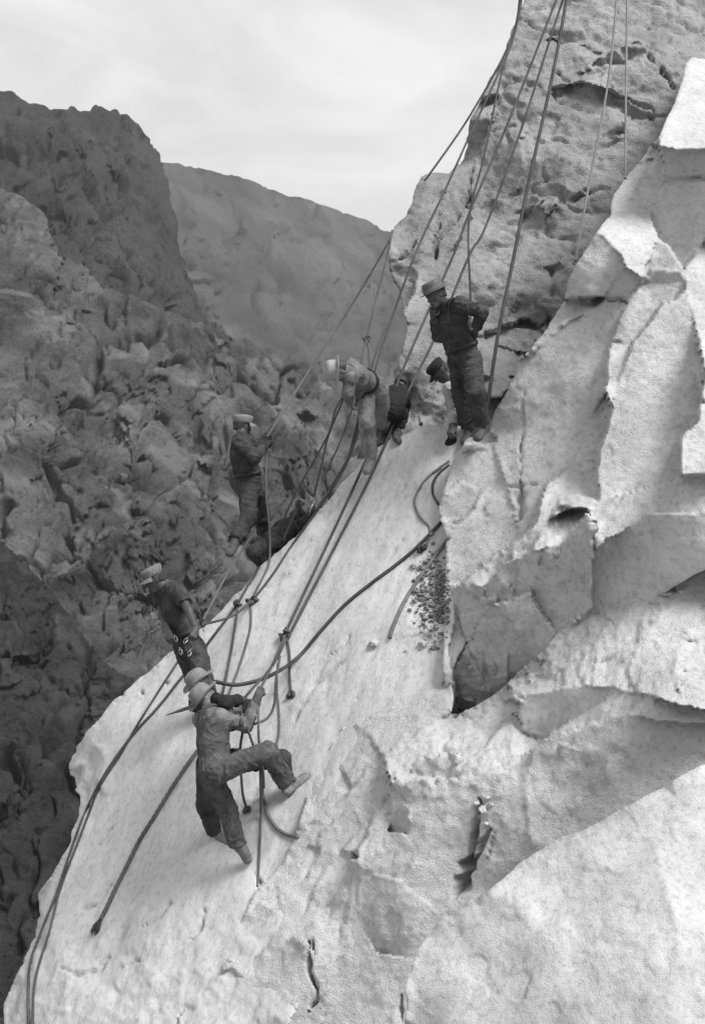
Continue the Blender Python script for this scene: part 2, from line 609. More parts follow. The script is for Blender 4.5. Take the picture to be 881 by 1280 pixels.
    sc_ = np.linalg.norm(pts[bv], axis=1, keepdims=True) / 12 * skirt
    base = len(pts)
    allp = [pts]
    faces = [F]
    prev = np.full(base, -1); prev[bv] = bv
    for kk, (bk, inw) in enumerate(((0.12, 0.008), (0.45, 0.03), (1.3, 0.05), (3.5, 0.08))):
        ring = pts[bv] + vd * bk * sc_ + inn * inw * sc_
        ring = ring + (fbm(ring * 1.3 / skirt, 3, 9)[:, None] * vd) * 0.25 * bk * sc_
        ni = np.full(base, -1); ni[bv] = base + kk * len(bv) + np.arange(len(bv))
        allp.append(ring)
        a, b = be[:, 0], be[:, 1]
        faces.append(np.stack([prev[b], prev[a], ni[a], ni[b]], 1))
        prev = ni
    pts = np.concatenate(allp)
    F = np.concatenate(faces)
    o = mesh_obj(name, pts, F, mat)
    BVH[name] = BVHTree.FromPolygons([tuple(p) for p in pts], [tuple(int(i) for i in f) for f in F])
    return o

def hit(u, v, names=None):
    """distance along the view axis at which a photo pixel meets the rock; also the surface normal"""
    dv = Vector(ray(u, v)); L = dv.length
    best, nr = None, None
    for k in (names or BVH):
        h = BVH[k].ray_cast(Vector((0, 0, 0)), dv.normalized())
        if h[0] is not None and (best is None or h[3] / L < best):
            best, nr = h[3] / L, h[1]
            if nr.dot(dv) > 0: nr = -nr
    return best, nr

rock_mat('slab_rock', 0.38, 0.48, 1.0, 0.7, 24.0, bdist=0.028, stain=0.02, aniso=(1, 1, 0.3), rot=(18, -20, 0))
rock_mat('ledge_rock', 0.43, 0.55, 1.0, 1.0, 19.0, bdist=0.045, stain=0.08)
rock_mat('shoulder_rock', 0.36, 0.50, 1.0, 0.9, 30.0, bdist=0.02, stain=0.10)
rock_mat('crag_rock', 0.20, 0.33, 0.9, 1.0, 12.0, bdist=0.07, stain=0.2)
rock_mat('hill_rock', 0.03, 0.12, 0.012, 1.0, 40.0, bdist=8.0, stain=0.5, aniso=(1, 1, 0.4))
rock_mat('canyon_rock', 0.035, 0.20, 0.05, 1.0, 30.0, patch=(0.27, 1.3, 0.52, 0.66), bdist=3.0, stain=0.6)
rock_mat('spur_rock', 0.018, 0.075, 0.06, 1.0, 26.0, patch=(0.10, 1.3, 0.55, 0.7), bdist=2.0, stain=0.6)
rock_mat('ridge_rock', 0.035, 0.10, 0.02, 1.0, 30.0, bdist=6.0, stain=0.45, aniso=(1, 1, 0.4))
rock_mat('ground_rock', 0.10, 0.16, 0.02, 0.6, 9.0, bdist=1.0)

# -- far side of the canyon
def fissures(p, f, wid, seed):
    n = fbm(p * np.asarray(f), 3, seed, 0.5)
    return np.exp(-(n / wid) ** 2)
def relief_far(p, u, v):
    return 6 * fbm(p * np.array([0.030, 0.018, 0.010]), 5, 21, 0.5) - 6 * fissures(p, (0.05, 0.03, 0.012), 0.05, 23) + 3.0 * chips(p * np.array([0.10, 0.10, 0.05]), 1.0, 0.4, 4, 90) + 1.2 * chips(p * np.array([0.25, 0.25, 0.14]), 1.0, 0.4, 5, 90)
def relief_hill(p, u, v):
    return 8 * fbm(p * np.array([0.008, 0.005, 0.0035]), 5, 31, 0.5) - 14 * fissures(p, (0.012, 0.008, 0.003), 0.05, 33) + 6.0 * chips(p * np.array([0.035, 0.035, 0.016]), 0.9, 0.3, 6, 90)
def relief_wall(p, u, v):
    m = np.clip(0.8 + 1.4 * perlin(p * 0.02, 77), 0.3, 1.5)
    return 2 * fbm(p * np.array([0.045, 0.03, 0.028]), 5, 41, 0.52) - 5.0 * fissures(p, (0.05, 0.035, 0.014), 0.035, 43) - 2.2 * fissures(p, (0.14, 0.11, 0.045), 0.04, 44) + m * (2.4 * chips(p * np.array([0.09, 0.09, 0.05]), 1.0, 0.3, 8, 120) + 0.8 * chips(p * np.array([0.26, 0.26, 0.15]), 1.0, 0.3, 9, 120)) + 0.5 * fbm(p * 0.35, 3, 46, 0.6)

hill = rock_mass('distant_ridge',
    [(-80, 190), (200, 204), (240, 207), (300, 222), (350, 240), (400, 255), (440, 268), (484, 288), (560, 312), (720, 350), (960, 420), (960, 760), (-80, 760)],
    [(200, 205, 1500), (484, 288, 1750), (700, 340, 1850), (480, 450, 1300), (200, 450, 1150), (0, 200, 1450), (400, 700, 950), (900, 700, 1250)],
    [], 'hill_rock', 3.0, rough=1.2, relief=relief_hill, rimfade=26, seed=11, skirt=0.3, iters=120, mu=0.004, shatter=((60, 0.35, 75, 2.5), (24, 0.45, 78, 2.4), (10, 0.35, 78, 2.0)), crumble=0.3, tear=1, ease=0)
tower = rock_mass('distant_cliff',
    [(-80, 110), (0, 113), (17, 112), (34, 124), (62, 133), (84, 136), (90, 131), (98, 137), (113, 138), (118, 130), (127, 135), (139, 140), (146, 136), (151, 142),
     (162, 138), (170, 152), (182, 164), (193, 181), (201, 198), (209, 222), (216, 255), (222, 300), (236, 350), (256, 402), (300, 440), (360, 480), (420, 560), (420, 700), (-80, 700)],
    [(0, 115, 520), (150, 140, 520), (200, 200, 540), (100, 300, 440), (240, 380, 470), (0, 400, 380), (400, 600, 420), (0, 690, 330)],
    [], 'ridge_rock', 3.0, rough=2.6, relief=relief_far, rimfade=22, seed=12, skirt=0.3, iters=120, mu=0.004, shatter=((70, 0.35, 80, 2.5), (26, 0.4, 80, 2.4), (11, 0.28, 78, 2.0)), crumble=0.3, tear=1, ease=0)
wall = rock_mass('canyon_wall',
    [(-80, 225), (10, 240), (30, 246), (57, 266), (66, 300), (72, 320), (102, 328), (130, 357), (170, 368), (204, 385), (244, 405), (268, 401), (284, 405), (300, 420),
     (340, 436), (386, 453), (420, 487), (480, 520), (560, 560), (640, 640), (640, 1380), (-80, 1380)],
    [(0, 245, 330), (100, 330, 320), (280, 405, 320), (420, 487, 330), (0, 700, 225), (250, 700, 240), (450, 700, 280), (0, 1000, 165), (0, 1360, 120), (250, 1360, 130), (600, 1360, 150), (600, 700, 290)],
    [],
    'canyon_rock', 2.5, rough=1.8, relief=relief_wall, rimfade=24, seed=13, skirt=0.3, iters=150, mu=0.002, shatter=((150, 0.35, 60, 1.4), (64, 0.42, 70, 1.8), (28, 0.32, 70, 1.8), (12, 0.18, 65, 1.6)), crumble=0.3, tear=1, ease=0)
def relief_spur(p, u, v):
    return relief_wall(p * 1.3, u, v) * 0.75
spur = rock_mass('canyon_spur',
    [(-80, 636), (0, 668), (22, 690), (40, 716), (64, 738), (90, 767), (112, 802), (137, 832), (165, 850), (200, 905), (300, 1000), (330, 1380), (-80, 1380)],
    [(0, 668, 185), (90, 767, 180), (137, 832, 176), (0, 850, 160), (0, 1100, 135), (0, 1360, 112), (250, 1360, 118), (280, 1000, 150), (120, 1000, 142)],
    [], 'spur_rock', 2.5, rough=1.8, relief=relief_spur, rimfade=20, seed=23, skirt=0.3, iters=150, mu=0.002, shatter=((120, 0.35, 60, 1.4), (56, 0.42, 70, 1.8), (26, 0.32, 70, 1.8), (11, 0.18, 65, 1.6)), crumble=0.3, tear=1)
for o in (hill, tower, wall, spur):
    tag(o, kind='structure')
gv = [(-2000, -300, -260), (2000, -300, -260), (2000, 2200, -260), (-2000, 2200, -260)]
ground = mesh_obj('canyon_floor', gv, [(0, 1, 2, 3)], 'ground_rock', smooth=False)
tag(ground, kind='structure')

# -- the crag above the men
def relief_crag(p, u, v):
    k = np.clip((v - 380) / 100, 0, 1)
    t = p @ np.array([[0.97, 0, 0.25], [0, 1, 0], [-0.25, 0, 0.97]])       # beds dip a little
    ch = 0.06 * chips(t * np.array([1.1, 1.1, 1.9]), 0.9, 0.2, 2, 90) + 0.03 * chips(t * np.array([3, 3, 5.5]), 0.9, 0.3, 3, 90)
    fi = fissures(t, (0.8, 0.8, 1.7), 0.045, 52)
    wgt = np.clip((u - 545) / 60, 0.3, 1) * (1 - 0.75 * k)
    return (0.14 * fbm(t * np.array([0.7, 0.9, 1.3]), 4, 51, 0.5) + ch - 0.05 * fi) * wgt + 0.012 * chips(p * 7.0, 0.8, 0.4, 4, 60) + 0.008 * fbm(p * 9, 3, 55)
crag_outline = [(662, -60), (655, 0), (645, 25), (632, 62), (612, 100), (598, 125), (589, 150), (583, 172), (584, 185), (575, 202), (560, 216), (528, 219), (518, 240),
    (505, 268), (492, 285), (487, 300), (487, 322), (491, 342), (499, 362), (505, 385), (507, 405), (503, 432), (499, 455), (503, 485), (504, 520), (494, 549),
    (515, 548), (560, 548), (620, 590), (720, 590), (1240, 420), (1240, -60)]
crag = rock_mass('upper_crag', crag_outline,
    [(505, 540, 13.9), (560, 500, 14.3), (600, 480, 14.7), (690, 400, 15.1), (490, 300, 15.3), (528, 222, 15.8), (640, 200, 16.4), (655, 0, 17.8), (830, 0, 17.6), (850, 300, 15.4), (960, -60, 18.2), (960, 400, 15.0), (1240, 100, 17.0), (700, 580, 14.4), (585, 175, 16.6)],
    [([(487, 300), (505, 268), (528, 219), (560, 216), (548, 260), (530, 300), (505, 330)], (-0.35, -0.75, 0.55)),
     ([(487, 322), (505, 330), (530, 300), (520, 360), (505, 385), (499, 362)], (-0.75, -0.65, -0.05)),
     ([(560, 216), (583, 190), (600, 190), (590, 260), (560, 330), (535, 330)], (-0.15, -0.85, 0.5)),
     ([(505, 400), (540, 390), (560, 410), (550, 450), (520, 460), (503, 440)], (-0.2, -0.8, 0.55)),
     ([(503, 470), (535, 455), (548, 480), (540, 520), (508, 530)], (-0.6, -0.8, 0.05)),
     ([(600, 420), (650, 398), (690, 396), (690, 420), (650, 470), (625, 500), (600, 490)], (-0.05, -0.55, 0.84)),
     ([(650, 365), (690, 372), (700, 390), (672, 402), (640, 392)], (-0.25, -0.95, 0.0)),
     ([(733, 84), (756, 66), (801, 47), (808, 62), (792, 81)], (-0.35, -0.45, -0.85)),
     ([(640, 62), (690, 50), (756, 64), (733, 84), (690, 88)], (-0.1, -0.6, 0.8)),
     ([(583, 183), (588, 155), (611, 147), (609, 166), (601, 184)], (-0.65, -0.6, -0.6)),
     ([(588, 155), (598, 125), (622, 118), (611, 147)], (-0.3, -0.7, 0.65)),
     ([(752, 171), (766, 161), (781, 151), (782, 166), (766, 173)], (-0.3, -0.5, -0.8)),
     ([(808, 62), (843, 105), (850, 60), (881, 40), (1240, -60), (820, -60)], (-0.35, -0.85, 0.4)),
     ([(688, 108), (730, 100), (768, 114), (812, 132), (818, 144), (766, 130), (730, 115), (690, 122)], (-0.15, -0.5, -0.85)),
     ([(783, 128), (800, 138), (822, 142), (815, 152), (790, 150)], (-0.2, -0.4, -0.9)),
     ([(790, 212), (815, 205), (822, 212), (800, 222)], (-0.2, -0.5, -0.8)),
     ([(640, 262), (668, 258), (678, 268), (650, 276)], (-0.2, -0.5, -0.8)),
     ([(675, 330), (700, 325), (706, 336), (685, 346)], (-0.2, -0.5, -0.8)),
     ([(700, 230), (740, 240), (735, 330), (700, 330), (672, 290)], (-0.25, -0.95, 0.2)),
     ([(600, 190), (640, 90), (670, 100), (650, 230), (620, 280), (600, 270)], (-0.4, -0.85, 0.25))],
    'crag_rock', 2.5, mu=0.00012, rough=1.6, relief=relief_crag, seed=14, skirt=1.0,
    shatter=((90, 0.26, -25, 1.5), (40, 0.30, -20, 1.6), (17, 0.17, -15, 1.5), (8, 0.10, -10, 1.4)), crumble=0.25, seam=0.06, tear=1,
    cracks=[([(592, 205), (585, 240), (575, 262), (560, 285), (546, 300), (543, 330)], 2.6, 0.25), ([(548, 262), (546, 290)], 2.0, 0.2),
            ([(688, 118), (715, 112), (735, 110), (760, 122), (790, 128)], 3.0, 0.3), ([(806, 60), (825, 85), (843, 108)], 2.5, 0.2),
            ([(700, 252), (725, 244), (745, 236), (765, 232)], 2.2, 0.15), ([(750, 320), (752, 345)], 2.4, 0.2), ([(640, 264), (655, 259), (676, 266)], 2.5, 0.18),
            ([(500, 325), (508, 312), (520, 300)], 2.5, 0.2)])
tag(crag, kind='structure')

# -- the smooth slab the men hang on
def slab_plane(u, v, off=0.0):
    return (-9.5 + off) / (-0.44 * (u - 440.5) / FPX - 0.71 - 0.54 * (v - 640) / FPX)
fall = unit(np.array([-0.33, -0.28, -0.9]))
def relief_slab(p, u, v):
    # gentle swells drawn out down the slope, small spalls, a rough rim
    al = p @ fall
    q = np.stack([p[:, 0], p[:, 1], p[:, 2]], 1) - 0.75 * al[:, None] * fall[None]
    edge = np.clip((v - (1200 - 0.9 * u)) / 120, 0, 1)
    r = 0.07 * fbm(q * 0.9, 4, 61) + 0.018 * fbm(q * 5, 4, 62, 0.55) + 0.007 * chips(q * 6, 0.9, 0.5, 4)
    low = np.clip((v - 1050) / 180, 0, 1)
    r = r + low * (0.06 * fbm(p * 1.8, 5, 63, 0.55, True) + 0.012 * chips(p * 6, 0.9, 0.6, 6))
    tip = np.exp(-(((u - 105) / 28) ** 2 + ((v - 975) / 45) ** 2))
    return r + tip * 0.06 * chips(p * 5, 0.9, 0.6, 9)
slab_outline = [(494, 549), (470, 562), (450, 577), (434, 599), (403, 633), (372, 668), (337, 696), (322, 709), (299, 739), (260, 780), (218, 812), (174, 847), (138, 880), (109, 912),
    (94, 934), (88, 956), (91, 978), (100, 996), (95, 1020), (85, 1055), (65, 1095), (47, 1120), (52, 1145), (45, 1175), (25, 1220), (8, 1255), (5, 1280), (0, 1380),
    (330, 1380), (400, 1180), (470, 1000), (540, 880), (620, 740), (640, 620), (620, 545), (560, 530), (520, 535)]
def sa(u, v, o=0.0): return (u, v, slab_plane(u, v) + o)
slab = rock_mass('granite_slab', slab_outline,
    [sa(500, 550), sa(434, 599, .05), sa(322, 709, .1), sa(218, 812, .1), sa(94, 945, .15), sa(60, 1100, .1), sa(5, 1280, .1), sa(300, 900), sa(300, 1080), sa(460, 700), sa(560, 600, .05),
     sa(250, 1250), sa(430, 900), sa(600, 640, .1), sa(590, 760, .1), sa(500, 960, .04), sa(400, 1200, .04), sa(560, 560, .1)],
    [([(94, 934), (110, 925), (135, 940), (130, 975), (112, 1000), (91, 978), (88, 956)], (-0.85, -0.5, 0.15)),
     ([(434, 599), (450, 577), (460, 585), (412, 636), (380, 672), (345, 702), (322, 709), (372, 668)], (-0.75, -0.4, 0.53)),
     ([(322, 709), (345, 702), (310, 742), (270, 786), (225, 822), (180, 858), (140, 890), (112, 920), (94, 934), (109, 912), (174, 847), (260, 780)], (-0.75, -0.45, 0.48)),
     ([(100, 996), (112, 1000), (105, 1045), (80, 1095), (62, 1130), (60, 1180), (38, 1225), (22, 1280), (5, 1280), (25, 1220), (45, 1175), (47, 1120), (85, 1055)], (-0.8, -0.55, 0.2)),
     ([(505, 785), (515, 730), (540, 700), (562, 690), (565, 790)], (-0.15, -0.6, 0.78)),
     ([(395, 795), (430, 770), (440, 776), (402, 802)], (-0.5, -0.75, 0.35)),
     ([(310, 1085), (330, 1090), (335, 1130), (320, 1150), (305, 1130)], (-0.25, -0.7, 0.65)),
     ([(85, 1185), (115, 1200), (130, 1225), (110, 1250), (80, 1230)], (-0.2, -0.6, 0.75))],
    'slab_rock', 2.5, mu=0.0006, rough=1.3, soft=2, relief=relief_slab, seed=15, seam=0.3, tear=0, shatter=((60, 0.05, 55, 3.0), (24, 0.07, 55, 3.0), (10, 0.07, 55, 2.0)),
    cracks=[([(150, 1215), (175, 1200), (178, 1205)], 2.5, 0.03), ([(330, 735), (345, 728), (362, 715)], 2.0, 0.03), ([(470, 640), (490, 625), (510, 600)], 1.8, 0.02),
            ([(228, 1265), (218, 1300)], 2.0, 0.04), ([(176, 866), (179, 864)], 3.5, 0.14), ([(151, 871), (153, 870)], 2.6, 0.12), ([(209, 857), (211, 856)], 2.4, 0.1), ([(186, 830), (188, 829)], 2.2, 0.1),
            ([(400, 650), (418, 634), (430, 618)], 1.6, 0.03), ([(365, 700), (378, 690), (392, 672)], 1.6, 0.03), ([(520, 610), (536, 594), (552, 586)], 1.7, 0.035), ([(480, 700), (492, 690), (505, 672)], 1.5, 0.025),
            ([(410, 820), (422, 812), (440, 790)], 1.6, 0.03), ([(388, 860), (400, 850), (415, 838), (430, 826)], 1.7, 0.035), ([(160, 960), (172, 948), (182, 930)], 1.6, 0.03), ([(120, 1060), (130, 1046), (140, 1030)], 1.8, 0.03),
            ([(100, 1140), (122, 1128), (140, 1105)], 2.2, 0.05), ([(180, 1160), (200, 1150), (216, 1128)], 1.8, 0.035), ([(75, 1210), (100, 1222), (128, 1214), (140, 1196)], 2.6, 0.06), ([(240, 1180), (252, 1160), (258, 1136)], 1.8, 0.04),
            ([(318, 1090), (326, 1112), (318, 1140)], 3.0, 0.05), ([(365, 905), (372, 890), (384, 878)], 1.5, 0.03), ([(300, 1010), (312, 1000), (322, 985)], 1.4, 0.02)])
tag(slab, kind='structure')

# -- the stepped rock on the right on which the standing man waits
def relief_step(p, u, v):
    face = inside([(577, 732), (640, 690), (735, 640), (740, 760), (640, 850), (570, 900)], u, v).astype(float)
    q = p * np.array([1, 1, 1.0])
    return 0.022 * fbm(q * 1.5, 3, 71, 0.5) + 0.011 * fbm(q * 7, 4, 72, 0.6) + 0.012 * chips(q * 6, 0.9, 0.3, 3, 90) + face * 0.020 * chips(q @ np.array([[5.0, 0, 5.0], [0, 6, 0], [-2.2, 0, 2.2]]), 0.9, 0.5, 5, 60)
UP = (-0.08, -0.5, 0.86)
step_outline = [(866, 72), (857, 81), (853, 95), (844, 128), (830, 150), (823, 168), (802, 198), (781, 222), (765, 245), (762, 268), (746, 292), (720, 329), (710, 350), (704, 375),
    (683, 410), (660, 440), (646, 454), (635, 487), (617, 514), (612, 541), (583, 549), (570, 568), (563, 584), (550, 630), (548, 643), (559, 674), (555, 728), (557, 767), (556, 784), (552, 830),
    (556, 860), (552, 920), (640, 900), (720, 820), (800, 760), (900, 700), (1240, 640), (1240, 60), (881, 75)]
step = rock_mass('stepped_rock', step_outline,
    [(563, 584, 12.95), (590, 545, 13.05), (612, 540, 13.05), (646, 454, 13.2), (704, 375, 13.2), (765, 245, 13.0), (866, 72, 13.0), (881, 200, 12.5), (881, 400, 11.8), (881, 550, 11.1),
     (850, 600, 11.0), (757, 495, 12.2), (650, 600, 12.4), (555, 728, 12.0), (668, 660, 11.9), (735, 640, 11.5), (740, 700, 11.6), (578, 893, 11.9), (556, 790, 11.75), (930, 300, 12.0), (700, 840, 11.9), (900, 690, 10.8), (550, 635, 12.3), (1240, 200, 12.2), (1240, 600, 10.4)],
    [([(646, 454), (714, 400), (741, 386), (757, 372), (784, 375), (766, 420), (760, 440), (757, 492), (741, 518), (725, 560), (706, 588), (681, 607), (667, 655), (633, 684), (602, 709), (577, 730), (555, 728),
       (559, 674), (548, 643), (550, 630), (563, 584), (583, 549), (612, 541), (617, 514), (635, 487)], (-0.35, -0.80, 0.42)),
     ([(548, 643), (550, 630), (563, 584), (583, 549), (612, 545), (630, 600), (648, 660), (640, 690), (602, 709), (577, 730), (555, 728), (559, 674)], (-0.48, -0.80, 0.3)),
     ([(548, 643), (552, 620), (575, 600), (600, 615), (590, 640), (565, 660)], (-0.6, -0.75, 0.1)),
     ([(583, 549), (612, 541), (622, 548), (606, 560), (578, 566)], (-0.1, -0.4, 0.9)),
     ([(866, 72), (857, 81), (853, 95), (844, 128), (830, 150), (823, 168), (823, 184), (844, 189), (1240, 190), (1240, 60), (881, 75)], (0.15, -0.5, 0.85)),
     ([(823, 184), (844, 189), (1240, 190), (1240, 222), (825, 222), (830, 205)], (-0.45, -0.88, -0.08)),
     ([(825, 222), (1240, 222), (1240, 229), (826, 229)], (0.0, -0.4, 0.9)),
     ([(826, 229), (1240, 229), (930, 300), (881, 300), (868, 320), (855, 335), (838, 312), (822, 297), (814, 275), (818, 245)], (-0.5, -0.85, -0.10)),
     ([(823, 168), (802, 198), (781, 222), (765, 245), (762, 268), (746, 292), (762, 308), (779, 325), (780, 335), (795, 345), (803, 350), (805, 330), (815, 318), (822, 297), (814, 275), (818, 245), (825, 222), (830, 205), (823, 184)], (-0.2, -0.62, 0.76)),
     ([(746, 292), (762, 308), (779, 325), (780, 335), (768, 350), (757, 371), (704, 374), (710, 350), (720, 329)], (-0.5, -0.86, -0.05)),
     ([(704, 375), (757, 372), (741, 386), (714, 400), (660, 445), (646, 454), (683, 410)], (0.0, -0.38, 0.92)),
     ([(757, 371), (768, 350), (780, 338), (800, 350), (784, 376)], (-0.55, -0.82, -0.1)),
     ([(803, 350), (815, 335), (850, 340), (857, 350), (850, 356), (812, 352)], (-0.5, -0.8, -0.25)),
     ([(803, 352), (855, 361), (842, 375), (826, 383), (811, 406), (791, 429), (776, 464), (764, 510), (757, 492), (760, 440), (766, 420), (784, 376)], (-0.1, -0.62, 0.78)),
     ([(855, 361), (857, 348), (869, 410), (879, 460), (873, 528), (850, 545), (851, 593), (830, 603), (776, 618), (749, 626), (745, 588), (749, 564), (759, 533), (764, 510), (776, 464), (791, 429), (811, 406), (826, 383), (842, 375)], (-0.32, -0.85, 0.40)),
     ([(757, 492), (764, 510), (759, 533), (749, 564), (745, 588), (749, 626), (735, 640), (715, 637), (690, 648), (667, 658), (681, 607), (706, 588), (725, 560), (741, 518)], (-0.12, -0.6, 0.78)),
     ([(857, 348), (855, 335), (868, 320), (881, 300), (930, 300), (1240, 480), (881, 470), (879, 460), (869, 410)], (0.1, -0.6, 0.8)),
     ([(879, 460), (1240, 470), (1240, 610), (851, 593), (850, 545), (873, 528)], (0.1, -0.65, 0.75)),
     ([(749, 626), (776, 618), (830, 603), (851, 593), (1240, 600), (1240, 640), (811, 640), (780, 664), (757, 675), (744, 690), (738, 640)], (-0.2, -0.7, 0.68)),
     ([(568, 735), (577, 728), (602, 707), (633, 683), (668, 657), (715, 636), (735, 638), (718, 662), (702, 678), (660, 692), (630, 705), (602, 734), (577, 733)], (-0.2, -0.5, 0.84)),
     ([(577, 733), (602, 735), (630, 705), (660, 692), (702, 678), (718, 662), (735, 640), (742, 695), (740, 760), (700, 830), (640, 900), (552, 920), (569, 868), (565, 845), (562, 800), (568, 770), (568, 735)], (-0.76, -0.6, -0.36)),
     ([(612, 757), (660, 740), (700, 800), (640, 860), (570, 900), (569, 868), (565, 840), (590, 795)], (-0.68, -0.6, -0.48)),
     ([(568, 735), (568, 770), (562, 800), (560, 845), (569, 868), (552, 920), (548, 860), (552, 830), (556, 784), (557, 767)], (-0.3, -0.7, 0.64))],
    'ledge_rock', 2.5, mu=0.00002, rough=1.0, relief=relief_step, seed=16, seam=0.045, shatter=((80, 0.16, 50, 2.0), (36, 0.22, 52, 2.0), (17, 0.16, 50, 1.8), (8, 0.10, 45, 1.5)), crumble=0.45, tear=1,
    pins=[(590, 548, 13.0), (608, 543, 13.0), (563, 584, 12.9)] + [sa(u, v, -0.12) for u, v in ((550, 632), (559, 674), (555, 728), (556, 784), (553, 850))] + [(575, 885, 12.0), (640, 850, 11.75)],
    cracks=[([(655, 490), (651, 515), (653, 545), (650, 575), (649, 606)], 1.8, 0.06), ([(636, 607), (650, 606), (672, 604)], 1.8, 0.06), ([(650, 607), (650, 625), (647, 650)], 5.0, 0.12),
            ([(735, 637), (739, 660), (741, 690)], 2.0, 0.08), ([(568, 770), (576, 792), (590, 822), (607, 864)], 1.6, 0.05), ([(760, 375), (772, 372), (784, 377)], 2.0, 0.1)])
tag(step, kind='structure')

# -- the broken slope in front of it
def relief_front(p, u, v):
    rub = np.exp(-(((u - 545) / 75) ** 2 + ((v - 955) / 40) ** 2))
    return 0.022 * fbm(p * 1.5, 3, 81, 0.5) + 0.010 * fbm(p * 7, 4, 82, 0.6) + 0.011 * chips(p * 6, 0.9, 0.3, 4, 90) + rub * 0.022 * chips(p * 9, 0.9, 0.7, 5, 60)
front_outline = [(465, 811), (492, 797), (535, 785), (556, 780), (560, 800), (556, 830), (563, 850), (567, 870), (563, 893), (578, 893), (617, 868), (648, 840), (690, 800), (706, 782), (720, 770), (737, 753),
    (735, 735), (732, 712), (739, 695), (744, 683), (757, 672), (780, 661), (790, 648), (811, 630), (830, 612), (851, 600), (881, 590), (1240, 560), (1240, 1020), (840, 1060), (700, 1130), (600, 1200), (560, 1300), (550, 1380),
    (200, 1380), (223, 1280), (239, 1250), (277, 1215), (281, 1199), (289, 1176), (320, 1114), (354, 1076), (372, 1033), (381, 1002), (380, 981), (409, 938), (428, 907), (430, 880)]
